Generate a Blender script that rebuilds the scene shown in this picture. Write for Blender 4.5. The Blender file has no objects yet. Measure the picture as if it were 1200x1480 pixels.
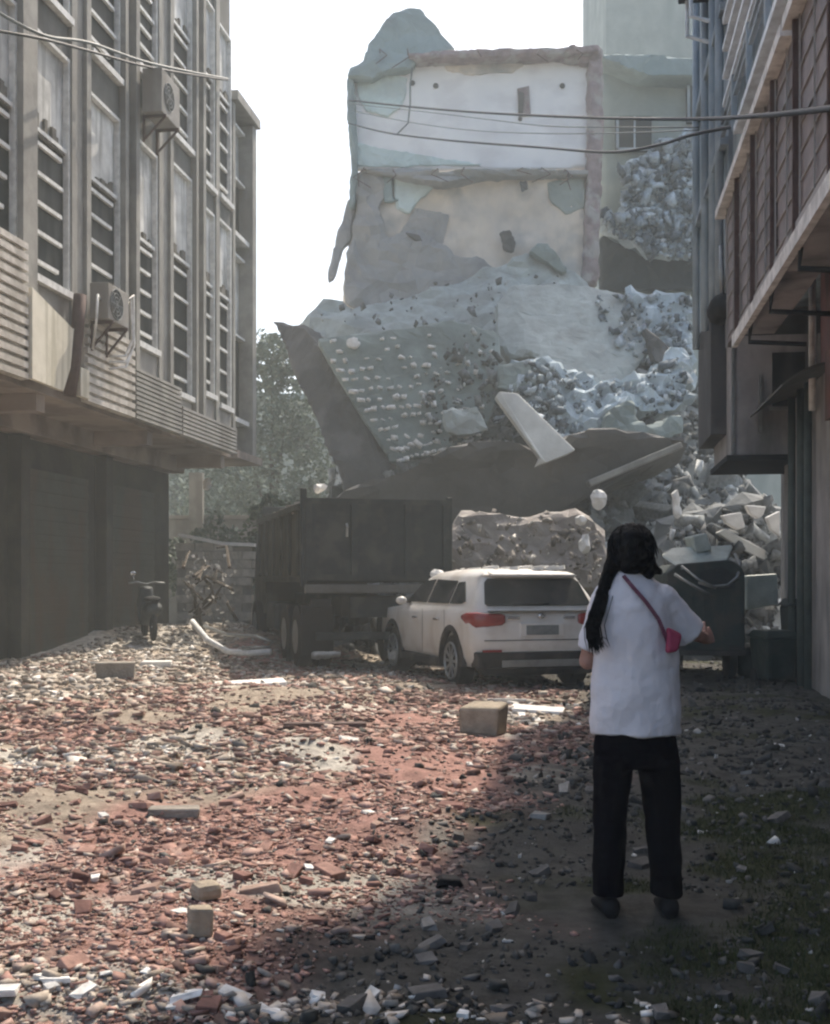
import bpy, bmesh, math, random
import numpy as np
from mathutils import Vector, Matrix
random.seed(7); rng = np.random.default_rng(7)
R = math.radians
SC = bpy.context.scene; COL = SC.collection

# ---------------------------------------------------------------- camera
F = 1700.0; CH = 1.4; HY = 838.0
cam = bpy.data.cameras.new('camera'); camo = bpy.data.objects.new('camera', cam); COL.objects.link(camo)
camo.location = (0, 0, CH); camo.rotation_euler = (R(90), 0, 0)
cam.sensor_fit = 'VERTICAL'; cam.sensor_height = 24; cam.lens = F/1480*24
cam.shift_y = (HY-740)/1480; cam.clip_start = .1; cam.clip_end = 600
SC.camera = camo
# ---------------------------------------------------------------- world + sun
EL, AZ = 54.0, 23.8
w = bpy.data.worlds.new('World'); SC.world = w; w.use_nodes = True
nt = w.node_tree; nt.nodes.clear()
sky = nt.nodes.new('ShaderNodeTexSky'); sky.sky_type = 'NISHITA'; sky.sun_disc = False
sky.sun_elevation = R(EL); sky.sun_rotation = R(AZ); sky.dust_density = 4.0; sky.air_density = 1.0; sky.ozone_density = 1.0
bg = nt.nodes.new('ShaderNodeBackground'); bg.inputs[1].default_value = .15
wo = nt.nodes.new('ShaderNodeOutputWorld')
nt.links.new(sky.outputs[0], bg.inputs[0]); nt.links.new(bg.outputs[0], wo.inputs[0])
sl = bpy.data.lights.new('sun', 'SUN'); sl.energy = 3.6; sl.angle = R(.6); sl.color = (1, .89, .76)
so = bpy.data.objects.new('sun', sl); COL.objects.link(so)
sd = Vector((math.sin(R(AZ))*math.cos(R(EL)), math.cos(R(AZ))*math.cos(R(EL)), math.sin(R(EL))))
so.rotation_euler = sd.to_track_quat('Z', 'Y').to_euler(); so.location = (10, 20, 40)
SC.view_settings.view_transform = 'Standard'; SC.view_settings.look = 'None'
SC.view_settings.exposure = 0.95; SC.view_settings.gamma = 1; SC.view_settings.use_curve_mapping = False
SC.cycles.use_denoising = True; SC.cycles.filter_width = 2.3
SC.cycles.max_bounces = 6; SC.cycles.volume_bounces = 1; SC.cycles.diffuse_bounces = 3
SC.cycles.use_adaptive_sampling = True; SC.cycles.adaptive_threshold = .03

# ---------------------------------------------------------------- noise
def _h(ix, iy, s):
    v = np.sin(ix*127.1+iy*311.7+s*74.7)*43758.5453
    return v-np.floor(v)
def vnoise(x, y, s=0):
    ix = np.floor(x); iy = np.floor(y); fx = x-ix; fy = y-iy
    fx = fx*fx*(3-2*fx); fy = fy*fy*(3-2*fy)
    return ((_h(ix, iy, s)*(1-fx)+_h(ix+1, iy, s)*fx)*(1-fy)+(_h(ix, iy+1, s)*(1-fx)+_h(ix+1, iy+1, s)*fx)*fy)*2-1
def fbm(x, y, o=4, s=0):
    t = 0; a = 1; 
    for i in range(o): t = t+a*vnoise(x, y, s+i*3.1); x = x*2.03+5.1; y = y*2.03+1.7; a *= .5
    return t
def sstep(a, b, x):
    t = np.clip((x-a)/(b-a), 0, 1); return t*t*(3-2*t)

# ---------------------------------------------------------------- materials
def mat(name, col, rough=.85, col2=None, scale=4, bump=.2, bscale=None, metal=0, spec=.3, detail=6, stains=None, emit=None):
    m = bpy.data.materials.new(name); m.use_nodes = True; n = m.node_tree.nodes; l = m.node_tree.links
    b = n['Principled BSDF']; b.inputs['Roughness'].default_value = rough; b.inputs['Metallic'].default_value = metal
    b.inputs['Specular IOR Level'].default_value = spec
    tc = n.new('ShaderNodeTexCoord')
    no = n.new('ShaderNodeTexNoise'); no.inputs['Scale'].default_value = scale; no.inputs['Detail'].default_value = detail
    no.inputs['Roughness'].default_value = .62
    l.new(tc.outputs['Object'], no.inputs['Vector'])
    if col2 is None: col2 = tuple(c*.72 for c in col)
    rp = n.new('ShaderNodeValToRGB'); rp.color_ramp.elements[0].position = .36; rp.color_ramp.elements[1].position = .62
    rp.color_ramp.elements[0].color = (*col2, 1); rp.color_ramp.elements[1].color = (*col, 1)
    l.new(no.outputs['Fac'], rp.inputs['Fac']); last = rp.outputs['Color']
    if stains:
        n2 = n.new('ShaderNodeTexNoise'); n2.inputs['Scale'].default_value = stains[1]; n2.inputs['Detail'].default_value = 5
        mp = n.new('ShaderNodeMapping'); mp.inputs['Scale'].default_value = stains[3] if len(stains) > 3 else (1, 1, .25)
        l.new(tc.outputs['Object'], mp.inputs[0]); l.new(mp.outputs[0], n2.inputs['Vector'])
        r2 = n.new('ShaderNodeValToRGB'); r2.color_ramp.elements[0].position = .5; r2.color_ramp.elements[1].position = .62
        l.new(n2.outputs['Fac'], r2.inputs['Fac'])
        mu = n.new('ShaderNodeMath'); mu.operation = 'MULTIPLY'; mu.inputs[1].default_value = stains[2]; l.new(r2.outputs[0], mu.inputs[0])
        mx = n.new('ShaderNodeMixRGB'); l.new(mu.outputs[0], mx.inputs[0]); l.new(last, mx.inputs[1]); mx.inputs[2].default_value = (*stains[0], 1)
        last = mx.outputs[0]
    l.new(last, b.inputs['Base Color'])
    if bump:
        nb = n.new('ShaderNodeTexNoise'); nb.inputs['Scale'].default_value = bscale or scale*6; nb.inputs['Detail'].default_value = 8
        l.new(tc.outputs['Object'], nb.inputs['Vector'])
        bp = n.new('ShaderNodeBump'); bp.inputs['Strength'].default_value = bump; bp.inputs['Distance'].default_value = .03
        l.new(nb.outputs['Fac'], bp.inputs['Height']); l.new(bp.outputs[0], b.inputs['Normal'])
    return m
def ramp_mat(name, stops, rough=.9, source='attr', bump=.4):
    """colour chosen per fragment (attribute 'rnd') or per object (Object Info)"""
    m = bpy.data.materials.new(name); m.use_nodes = True; n = m.node_tree.nodes; l = m.node_tree.links
    b = n['Principled BSDF']; b.inputs['Roughness'].default_value = rough; b.inputs['Specular IOR Level'].default_value = .2
    if source == 'attr':
        a = n.new('ShaderNodeAttribute'); a.attribute_name = 'rnd'; src = a.outputs['Fac']
    else:
        a = n.new('ShaderNodeObjectInfo'); src = a.outputs['Random']
    rp = n.new('ShaderNodeValToRGB'); cr = rp.color_ramp; cr.interpolation = 'LINEAR'
    while len(cr.elements) < len(stops): cr.elements.new(.5)
    for e, (p, c) in zip(cr.elements, stops): e.position = p; e.color = (*c, 1)
    l.new(src, rp.inputs['Fac'])
    tc = n.new('ShaderNodeTexCoord'); no = n.new('ShaderNodeTexNoise'); no.inputs['Scale'].default_value = 14; no.inputs['Detail'].default_value = 6
    l.new(tc.outputs['Object'], no.inputs['Vector'])
    mr = n.new('ShaderNodeMapRange'); mr.inputs[1].default_value = .3; mr.inputs[2].default_value = .7; mr.inputs[3].default_value = .65; mr.inputs[4].default_value = 1.2
    l.new(no.outputs['Fac'], mr.inputs[0])
    mx = n.new('ShaderNodeMixRGB'); mx.blend_type = 'MULTIPLY'; mx.inputs[0].default_value = 1
    l.new(rp.outputs[0], mx.inputs[1]); l.new(mr.outputs[0], mx.inputs[2]); l.new(mx.outputs[0], b.inputs['Base Color'])
    bp = n.new('ShaderNodeBump'); bp.inputs['Strength'].default_value = bump; bp.inputs['Distance'].default_value = .02
    l.new(no.outputs['Fac'], bp.inputs['Height']); l.new(bp.outputs[0], b.inputs['Normal'])
    return m

M = {}
M['plaster'] = mat('grey_plaster', (.36, .345, .32), col2=(.25, .24, .225), scale=1.2, stains=((.16, .15, .13), 1.6, .6))
M['pilaster'] = mat('pale_plaster', (.35, .34, .31), col2=(.22, .215, .20), scale=1.5, stains=((.22, .21, .19), 2.0, .7))
M['spandrel'] = mat('grey_spandrel', (.16, .16, .15), scale=2, stains=((.10, .10, .09), 2, .6))
M['tile_w'] = mat('white_tile', (.70, .66, .60), col2=(.48, .45, .40), rough=.5, scale=5, stains=((.30, .27, .22), 2, .5))
M['cream'] = mat('cream_paint', (.78, .74, .62), col2=(.62, .58, .47), rough=.6, scale=1.2, stains=((.40, .37, .27), 2.5, .6, (1, 4, .2)))
M['frame'] = mat('aluminium_frame', (.80, .80, .77), rough=.5, scale=8, bump=.05)
M['glass'] = mat('dark_window_glass', (.022, .024, .022), rough=.55, scale=1.2, bump=.02, spec=.15, stains=((.08, .08, .075), 2.2, .6))
M['sky_pane'] = mat('curtain_with_sky_reflection', (.82, .82, .78), col2=(.36, .36, .35), rough=.9, scale=1.1, bump=.15, bscale=3, stains=((.2, .2, .18), 2, .5, (1, 3, .3)))  # curtained glass, with the sky's reflection painted in as pale colour
M['clutter'] = mat('window_clutter', (.16, .15, .13), rough=.9, scale=9)
M['soffit'] = mat('soffit_plaster', (.36, .30, .26), col2=(.24, .20, .17), scale=1.0, stains=((.12, .10, .09), 1.2, .6, (1, 1, 1)))
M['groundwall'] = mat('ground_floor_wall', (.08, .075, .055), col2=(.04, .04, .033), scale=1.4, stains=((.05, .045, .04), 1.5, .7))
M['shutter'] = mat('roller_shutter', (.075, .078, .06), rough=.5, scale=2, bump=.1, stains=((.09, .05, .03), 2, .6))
M['brown'] = mat('brown_tile_wall', (.29, .245, .24), col2=(.19, .165, .165), rough=.6, scale=3, stains=((.05, .045, .045), 2, .6))
M['redsign'] = mat('faded_red_board', (.24, .11, .10), rough=.6, scale=3, stains=((.09, .06, .05), 3, .7))
M['concrete'] = mat('concrete', (.34, .34, .32), col2=(.23, .23, .22), scale=1.6, stains=((.14, .14, .13), 1.5, .6))
M['darkconc'] = mat('grimy_concrete', (.42, .395, .39), col2=(.28, .27, .265), scale=1.4, stains=((.06, .07, .06), 1.3, .6))
M['blueconc'] = mat('blue_grey_paint', (.40, .47, .52), col2=(.27, .33, .37), scale=1.6, stains=((.10, .12, .14), 1.5, .6))
M['bluewhite'] = mat('pale_blue_bar', (.80, .87, .92), rough=.5, scale=6, bump=.1)
M['whiteledge'] = mat('white_ledge', (.85, .83, .80), rough=.6, scale=6, col2=(.5, .49, .47))
M['dark'] = mat('dark_void', (.03, .033, .033), scale=3)
M['metal'] = mat('dull_steel', (.35, .36, .35), rough=.45, metal=.6, scale=7, bump=.1)
M['rust'] = mat('rusty_iron', (.11, .07, .06), rough=.8, scale=9)
M['wallwhite'] = mat('white_room_plaster', (.86, .85, .83), col2=(.76, .76, .76), scale=.5, bscale=4, stains=((.64, .62, .62), .9, .5, (1, 1, 1.6)))
M['wallmint'] = mat('mint_room_plaster', (.60, .70, .68), col2=(.50, .60, .58), scale=.6, bscale=4, stains=((.38, .42, .41), .9, .5, (1, 1, 1)))
M['wallbeige'] = mat('beige_room_plaster', (.76, .67, .56), col2=(.50, .46, .42), scale=.42, bscale=3, bump=.35, stains=((.30, .31, .31), .55, .75, (1, 1, 1)))
M['walldust'] = mat('dusty_grey_plaster', (.36, .35, .34), col2=(.26, .27, .27), scale=.5, bscale=3, bump=.4, stains=((.20, .20, .20), .8, .6, (1, 1, 1)))
M['teal'] = mat('teal_grey_render', (.30, .37, .37), col2=(.22, .28, .28), scale=.8, stains=((.14, .17, .17), .8, .6, (1, 1, 1)))
M['greenwall'] = mat('pale_green_render', (.33, .37, .34), col2=(.24, .275, .26), scale=.7, stains=((.18, .22, .21), .7, .6, (1, 1, .5)))
M['mauve'] = mat('mauve_brick_edge', (.32, .25, .25), col2=(.20, .16, .16), scale=3, bump=.5, stains=((.42, .42, .40), 2, .6, (1, 1, 1)))
M['paleblue'] = mat('pale_blue_plaster', (.52, .60, .64), col2=(.30, .36, .39), scale=1.1, bump=.6, bscale=5, stains=((.14, .17, .19), 1.5, .55, (1, 1, 1)))
M['seafoam'] = mat('seafoam_plaster', (.43, .48, .46), col2=(.29, .31, .30), scale=.9, bump=.9, bscale=5, stains=((.22, .22, .21), 1.0, .7, (1, 1, 1)))
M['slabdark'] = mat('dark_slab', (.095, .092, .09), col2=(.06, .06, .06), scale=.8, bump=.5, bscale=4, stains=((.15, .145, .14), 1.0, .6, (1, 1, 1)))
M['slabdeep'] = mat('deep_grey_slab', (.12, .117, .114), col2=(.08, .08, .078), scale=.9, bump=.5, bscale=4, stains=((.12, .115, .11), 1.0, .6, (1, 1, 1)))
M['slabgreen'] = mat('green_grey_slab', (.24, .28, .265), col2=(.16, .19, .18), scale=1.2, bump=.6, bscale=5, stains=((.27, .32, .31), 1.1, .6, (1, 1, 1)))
M['whitechunk'] = mat('white_plaster_chunk', (.80, .79, .76), col2=(.62, .61, .59), scale=4)
M['beam'] = mat('pale_beam', (.62, .62, .58), col2=(.46, .46, .43), scale=1.5)
M['sand'] = mat('beige_rubble', (.34, .31, .28), col2=(.22, .20, .185), scale=1.6, bump=.8, bscale=8, stains=((.15, .13, .12), 1.8, .6, (1, 1, 1)))
M['heap'] = mat('heap_dust', (.25, .26, .255), col2=(.13, .14, .14), scale=1.2, bump=.8, bscale=7, stains=((.36, .38, .37), 1.2, .5, (1, 1, 1)))
M['masonry'] = mat('pale_block_masonry', (.50, .47, .42), col2=(.30, .28, .25), scale=4, bump=.6)
M['truck'] = mat('truck_dark_green', (.045, .055, .055), rough=.6, col2=(.03, .036, .038), scale=3, stains=((.10, .10, .09), 2, .6, (1, 1, 1)))
M['truckside'] = mat('truck_side_olive', (.05, .052, .04), rough=.6, scale=3, stains=((.09, .085, .07), 2, .6, (1, 1, 1)))
M['rubber'] = mat('rubber', (.025, .025, .025), rough=.8, scale=9)
M['carpaint'] = mat('dusty_white_paint', (.76, .75, .72), col2=(.66, .63, .57), rough=.35, scale=1.4, bump=.02, spec=.5, stains=((.40, .34, .28), 1.6, .45, (1, 1, 1)))
M['carroof'] = M['carpaint']
M['carglass'] = mat('car_glass', (.05, .055, .052), rough=.15, scale=2, bump=.01, spec=.6, stains=((.14, .13, .12), 2, .5, (1, 1, 1)))
M['blackplastic'] = mat('black_plastic', (.03, .03, .03), rough=.6, scale=9, stains=((.10, .09, .08), 3, .6, (1, 1, 1)))
M['lamp_red'] = mat('red_lamp_lens', (.30, .03, .03), rough=.25, scale=9, bump=.02, spec=.6)
M['chrome'] = mat('chrome', (.75, .75, .75), rough=.2, metal=.9, scale=9, bump=0)
M['platebl'] = mat('number_plate_grey', (.22, .24, .24), rough=.5, scale=20, bump=.05)
M['bin'] = mat('dark_green_plastic', (.022, .04, .035), rough=.55, scale=5, stains=((.05, .06, .055), 4, .5, (1, 1, 1)))
M['skip'] = mat('dark_green_skip', (.025, .042, .04), rough=.6, scale=3, stains=((.07, .06, .05), 3, .6, (1, 1, 1)))
M['skipgreen'] = mat('old_green_pipe', (.10, .125, .115), rough=.7, scale=5)
M['foil'] = mat('pale_green_board', (.46, .52, .49), rough=.5, scale=4, bump=.3)
M['shirt'] = mat('white_cotton', (.71, .69, .72), col2=(.64, .625, .66), rough=.9, scale=5, bump=.12, bscale=40, spec=.1)
M['trousers'] = mat('black_cloth', (.006, .005, .007), rough=.95, scale=8, bump=.1, spec=.05)
M['skin'] = mat('skin', (.42, .24, .19), rough=.6, scale=10, bump=.05)
M['hair'] = mat('black_hair', (.004, .004, .005), rough=.6, scale=20, bump=.5, bscale=60, spec=.12)
M['pink'] = mat('pink_leather', (.30, .04, .09), rough=.5, scale=10, bump=.05)
M['strap'] = mat('dark_strap', (.15, .05, .08), rough=.7, scale=10)
M['void'] = mat('dark_opening', (.025, .032, .036), scale=3)
M['shoe'] = mat('dark_shoe', (.012, .01, .01), rough=.7, scale=10)
M['box'] = mat('grey_brown_block', (.30, .27, .23), col2=(.20, .18, .155), scale=5, bump=.4)
M['log'] = mat('cut_timber', (.38, .32, .24), col2=(.25, .21, .16), scale=6, bump=.4)
M['bark'] = mat('bark', (.09, .07, .05), scale=8, bump=.6)
M['cable'] = mat('black_cable', (.015, .017, .02), rough=.6, scale=5, bump=0)
M['cablegrey'] = mat('grey_cable', (.16, .18, .18), rough=.6, scale=5, bump=0)
M['cloth_dark'] = mat('dark_tarpaulin', (.03, .045, .04), rough=.7, scale=5, bump=.3)
M['bricks_st'] = ramp_mat('brick_fragments', [(0, (.12, .08, .068)), (.15, (.23, .135, .11)), (.45, (.34, .205, .17)), (.75, (.38, .265, .225)), (.93, (.38, .31, .26)), (1, (.58, .52, .45))])
M['bricks_ob'] = ramp_mat('brick_piece', [(0, (.12, .065, .055)), (.3, (.22, .12, .10)), (.7, (.31, .19, .155)), (1, (.36, .26, .21))], source='obj')
M['stone_st'] = ramp_mat('stone_fragments', [(0, (.03, .03, .03)), (.3, (.06, .06, .055)), (.78, (.10, .098, .09)), (.97, (.16, .15, .14)), (1, (.7, .69, .65))])
M['stone_ob'] = ramp_mat('stone_piece', [(0, (.04, .04, .038)), (.4, (.09, .085, .08)), (.8, (.16, .15, .14)), (1, (.30, .29, .27))], source='obj')
M['white_ob'] = ramp_mat('white_scrap', [(0, (.55, .54, .51)), (1, (.82, .81, .78))], source='obj')
M['dust_st'] = ramp_mat('pale_fragments', [(0, (.22, .18, .14)), (.35, (.36, .31, .26)), (.8, (.46, .41, .35)), (1, (.78, .76, .72))])
M['heap_st'] = ramp_mat('heap_fragments', [(0, (.05, .055, .055)), (.35, (.12, .125, .125)), (.7, (.20, .21, .21)), (.92, (.33, .35, .35)), (1, (.72, .74, .73))])
M['heap_ob'] = ramp_mat('broken_concrete', [(0, (.09, .10, .10)), (.5, (.17, .18, .18)), (.8, (.26, .28, .28)), (1, (.5, .53, .53))], source='obj')
M['leaf'] = ramp_mat('leaves', [(0, (.03, .055, .03)), (.6, (.055, .09, .05)), (1, (.10, .14, .07))], rough=.7)
M['leafpale'] = ramp_mat('hazy_leaves', [(0, (.09, .125, .10)), (.6, (.15, .19, .15)), (1, (.24, .28, .22))], rough=.7)  # paler green, distance haze painted into the leaf colour
M['grass'] = ramp_mat('grass_blades', [(0, (.03, .038, .015)), (.6, (.048, .062, .024)), (1, (.09, .09, .045))], rough=.8)

# dotted slab: broken tile backs showing as pale spots are real domes, see below
def ground_mat():
    m = bpy.data.materials.new('rubble_ground'); m.use_nodes = True; n = m.node_tree.nodes; l = m.node_tree.links
    b = n['Principled BSDF']; b.inputs['Roughness'].default_value = .95; b.inputs['Specular IOR Level'].default_value = .15
    tc = n.new('ShaderNodeTexCoord')
    at = n.new('ShaderNodeAttribute'); at.attribute_name = 'gcol'
    n1 = n.new('ShaderNodeTexNoise'); n1.inputs['Scale'].default_value = 7; n1.inputs['Detail'].default_value = 9; n1.inputs['Roughness'].default_value = .7
    l.new(tc.outputs['Object'], n1.inputs['Vector'])
    mr = n.new('ShaderNodeMapRange'); mr.inputs[1].default_value = .3; mr.inputs[2].default_value = .7; mr.inputs[3].default_value = .5; mr.inputs[4].default_value = 1.45
    l.new(n1.outputs['Fac'], mr.inputs[0])
    mx = n.new('ShaderNodeMixRGB'); mx.blend_type = 'MULTIPLY'; mx.inputs[0].default_value = 1
    l.new(at.outputs['Color'], mx.inputs[1]); l.new(mr.outputs[0], mx.inputs[2]); l.new(mx.outputs[0], b.inputs['Base Color'])
    n2 = n.new('ShaderNodeTexNoise'); n2.inputs['Scale'].default_value = 28; n2.inputs['Detail'].default_value = 8; n2.inputs['Roughness'].default_value = .75
    l.new(tc.outputs['Object'], n2.inputs['Vector'])
    bp = n.new('ShaderNodeBump'); bp.inputs['Strength'].default_value = .9; bp.inputs['Distance'].default_value = .04
    l.new(n2.outputs['Fac'], bp.inputs['Height']); l.new(bp.outputs[0], b.inputs['Normal'])
    return m
M['ground'] = ground_mat()

# ---------------------------------------------------------------- helpers
def P(px, py, Y): return Vector(((px-600)/F*Y, Y, CH-(py-HY)/F*Y))
def tag(o, label=None, cat=None, group=None, kind=None):
    if label: o['label'] = label
    if cat: o['category'] = cat
    if group: o['group'] = group
    if kind: o['kind'] = kind
    return o
def empty(name, loc, rz, label, cat, group=None):
    o = bpy.data.objects.new(name, None); COL.objects.link(o); o.location = loc; o.rotation_euler = (0, 0, rz)
    o.empty_display_size = .2
    return tag(o, label, cat, group)
def wmat(o): 
    return Matrix.Translation(o.location) @ o.rotation_euler.to_matrix().to_4x4()
class MB:
    def __init__(s): s.v = []; s.f = []
    def add(s, vs, fs):
        k = len(s.v); s.v += [Vector(a) for a in vs]; s.f += [tuple(i+k for i in f) for f in fs]; return s
    def box(s, a, b):
        (x0, y0, z0), (x1, y1, z1) = a, b
        x0, x1 = min(x0, x1), max(x0, x1); y0, y1 = min(y0, y1), max(y0, y1); z0, z1 = min(z0, z1), max(z0, z1)
        return s.add([(x0,y0,z0),(x1,y0,z0),(x1,y1,z0),(x0,y1,z0),(x0,y0,z1),(x1,y0,z1),(x1,y1,z1),(x0,y1,z1)],
                     [(0,3,2,1),(4,5,6,7),(0,1,5,4),(1,2,6,5),(2,3,7,6),(3,0,4,7)])
    def bar(s, a, b, wx, wz, up=(0, 0, 1)):
        a = Vector(a); b = Vector(b); t = (b-a).normalized(); u = Vector(up)
        if abs(t.dot(u)) > .95: u = Vector((1, 0, 0))
        r = t.cross(u).normalized()*wx/2; u = r.cross(t).normalized()*wz/2
        vs = [a-r-u, a+r-u, a+r+u, a-r+u, b-r-u, b+r-u, b+r+u, b-r+u]
        return s.add(vs, [(0,1,2,3),(7,6,5,4),(0,4,5,1),(1,5,6,2),(2,6,7,3),(3,7,4,0)])
    def loft(s, rings, n=14):
        vs = []; fs = []
        for c, a, b in rings:
            c, a, b = Vector(c), Vector(a), Vector(b)
            vs += [c+a*math.cos(2*math.pi*i/n)+b*math.sin(2*math.pi*i/n) for i in range(n)]
        for r in range(len(rings)-1):
            for i in range(n): j = (i+1) % n; fs.append((r*n+i, r*n+j, (r+1)*n+j, (r+1)*n+i))
        fs.append(tuple(range(n))[::-1]); fs.append(tuple((len(rings)-1)*n+i for i in range(n)))
        return s.add(vs, fs)
    def tube(s, pts, rad, n=8):
        pts = [Vector(p) for p in pts]; rings = []
        if not hasattr(rad, '__len__'): rad = [rad]*len(pts)
        pu = None
        for i, p in enumerate(pts):
            t = (pts[min(i+1, len(pts)-1)]-pts[max(i-1, 0)]).normalized()
            if pu is None: pu = t.orthogonal().normalized()
            a = (pu-t*pu.dot(t)).normalized(); pu = a; b = t.cross(a)
            rings.append((p, a*rad[i], b*rad[i]))
        return s.loft(rings, n)
    def caps(s, p0, p1, r0, r1=None, n=14):
        """tapered capsule"""
        r1 = r0 if r1 is None else r1; p0 = Vector(p0); p1 = Vector(p1); t = (p1-p0).normalized()
        a = t.orthogonal().normalized(); b = t.cross(a); rings = []
        for q in (-80, -55, -28, 0): c = math.cos(R(q)); rings.append((p0+t*r0*math.sin(R(q)), a*r0*c, b*r0*c))
        for q in (0, 28, 55, 80): c = math.cos(R(q)); rings.append((p1+t*r1*math.sin(R(q)), a*r1*c, b*r1*c))
        return s.loft(rings, n)
    def ell(s, c, rx, ry, rz, n=14):
        rings = []
        for q in (-85, -60, -35, -12, 12, 35, 60, 85):
            k = math.cos(R(q)); rings.append((Vector(c)+Vector((0, 0, rz*math.sin(R(q)))), (rx*k, 0, 0), (0, ry*k, 0)))
        return s.loft(rings, n)
    def prism(s, pts, ext):
        """closed outline (front) extruded by vector ext"""
        pts = [Vector(p) for p in pts]; n = len(pts); e = Vector(ext)
        return s.add(pts+[p+e for p in pts], [tuple(range(n)), tuple(range(2*n-1, n-1, -1))]+[(i, i+n, (i+1) % n+n, (i+1) % n) for i in range(n)])
    def build(s, name, m, parent=None, world=False, smooth=False, loc=None, angle=None):
        vs = s.v
        if parent is not None and world:
            inv = wmat(parent).inverted(); vs = [inv @ v for v in vs]
        if loc is not None: L = Vector(loc); vs = [v-L for v in vs]
        me = bpy.data.meshes.new(name); me.from_pydata([tuple(v) for v in vs], [], s.f); me.materials.append(M[m] if isinstance(m, str) else m)
        bm = bmesh.new(); bm.from_mesh(me); bmesh.ops.recalc_face_normals(bm, faces=bm.faces); bm.to_mesh(me); bm.free()
        if smooth:
            me.polygons.foreach_set('use_smooth', [True]*len(me.polygons))
            if angle: me.set_sharp_from_angle(angle=R(angle))
        o = bpy.data.objects.new(name, me); COL.objects.link(o)
        if loc is not None: o.location = loc
        if parent is not None: o.parent = parent
        return o
def bevel(o, wd=.01, seg=2):
    b = o.modifiers.new('bevel', 'BEVEL'); b.width = wd; b.segments = seg; b.limit_method = 'ANGLE'; return o
def remesh(o, vox, smooth=True, it=0):
    r = o.modifiers.new('remesh', 'REMESH'); r.mode = 'VOXEL'; r.voxel_size = vox; r.use_smooth_shade = smooth
    if it: q = o.modifiers.new('smooth', 'SMOOTH'); q.iterations = it; q.factor = .6
    return o
TEX = {}
def disp(o, scale, strength, kind='CLOUDS'):
    k = (round(scale, 3), kind)
    if k not in TEX:
        t = bpy.data.textures.new('t%s' % len(TEX), kind); t.noise_scale = scale
        if kind == 'CLOUDS': t.noise_depth = 3
        TEX[k] = t
    d = o.modifiers.new('displace', 'DISPLACE'); d.texture = TEX[k]; d.strength = strength; d.mid_level = .5; d.texture_coords = 'GLOBAL'
    return o
def shatter(o, smooth, ratio=.22):
    if smooth: return
    disp(o, .12, .07)
    d = o.modifiers.new('break', 'DECIMATE'); d.ratio = ratio
def slab(name, pts, ext, m, parent, vox=.1, sc=.5, st=.2, smooth=False):
    b = MB().prism([P(*p) for p in pts], ext); o = b.build(name, m, parent, world=True)
    remesh(o, vox, smooth); disp(o, sc, st); shatter(o, smooth); return o

# ---------------------------------------------------------------- ground
def gz(x, y):
    x = np.asarray(x, float); y = np.asarray(y, float)
    z = .05*fbm(x*.5, y*.5, 3, 1)+.022*fbm(x*2.1, y*2.1, 3, 9)
    z = z+(.020*np.abs(fbm(x*5, y*5, 3, 13))+.05*np.maximum(fbm(x*1.1, y*1.1, 3, 77), 0))*sstep(1.5, 0, x)*sstep(16, 11, y)
    fx = -7.75+.147*y
    z = z+.14*sstep(3.3, .0, x-fx)*sstep(12, 15, y)*sstep(30, 20, y)             # spoil along the left building
    z = z+.10*sstep(1.6, -2.2, x)*sstep(2, 5, y)*(1+.7*fbm(x*1.2, y*1.2, 2, 4))*sstep(16, 12, y)
    z = z+.35*sstep(-1.0, -3.4, x)*sstep(19, 23, y)*sstep(32, 26, y)
    flat = sstep(1.6, .9, np.hypot(x-.9, y-4.92)*1.0)
    return z*(1-flat*.9)
xs = np.concatenate([np.linspace(-80, -9, 14)[:-1], np.linspace(-9, -4, 40)[:-1], np.linspace(-4, 4, 170)[:-1], np.linspace(4, 9, 35)[:-1], np.linspace(9, 80, 14)])
ys = np.concatenate([np.linspace(-12, 2.5, 14)[:-1], np.linspace(2.5, 9, 150)[:-1], np.linspace(9, 20, 140)[:-1], np.linspace(20, 40, 60)[:-1], np.linspace(40, 82, 10)])
gx, gy = np.meshgrid(xs, ys); zz = gz(gx, gy)
def sunlit_brick(x, y):
    """1 = sunlit brick rubble, 0 = earth painted dark as shade; brick spill edge follows the cast shadow"""
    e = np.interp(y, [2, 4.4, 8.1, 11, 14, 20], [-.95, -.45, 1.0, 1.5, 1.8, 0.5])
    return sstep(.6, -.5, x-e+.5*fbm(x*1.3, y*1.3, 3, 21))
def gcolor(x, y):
    r = sunlit_brick(x, y)[..., None]; 
    red = np.array([.40, .235, .195]); tan = np.array([.38, .32, .255]); earth = np.array([.088, .084, .075]); pale = np.array([.58, .54, .47]); green = np.array([.045, .05, .022])  # brick brightened as sunlit, earth darkened as shade: light mixed into the colour
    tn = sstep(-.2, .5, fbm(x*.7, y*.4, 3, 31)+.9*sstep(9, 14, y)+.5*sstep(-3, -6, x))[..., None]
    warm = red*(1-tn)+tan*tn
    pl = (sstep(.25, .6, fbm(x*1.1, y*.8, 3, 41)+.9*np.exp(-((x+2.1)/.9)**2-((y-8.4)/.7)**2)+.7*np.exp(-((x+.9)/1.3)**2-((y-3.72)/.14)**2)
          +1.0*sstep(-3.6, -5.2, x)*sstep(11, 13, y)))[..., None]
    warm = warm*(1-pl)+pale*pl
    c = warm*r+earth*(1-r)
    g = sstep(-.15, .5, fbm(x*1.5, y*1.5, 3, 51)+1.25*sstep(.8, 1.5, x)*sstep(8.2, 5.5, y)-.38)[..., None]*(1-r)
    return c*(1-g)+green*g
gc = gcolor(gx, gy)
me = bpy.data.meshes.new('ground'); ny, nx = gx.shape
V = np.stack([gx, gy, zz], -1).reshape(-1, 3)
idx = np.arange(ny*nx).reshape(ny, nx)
FQ = np.stack([idx[:-1, :-1], idx[:-1, 1:], idx[1:, 1:], idx[1:, :-1]], -1).reshape(-1, 4)
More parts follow.
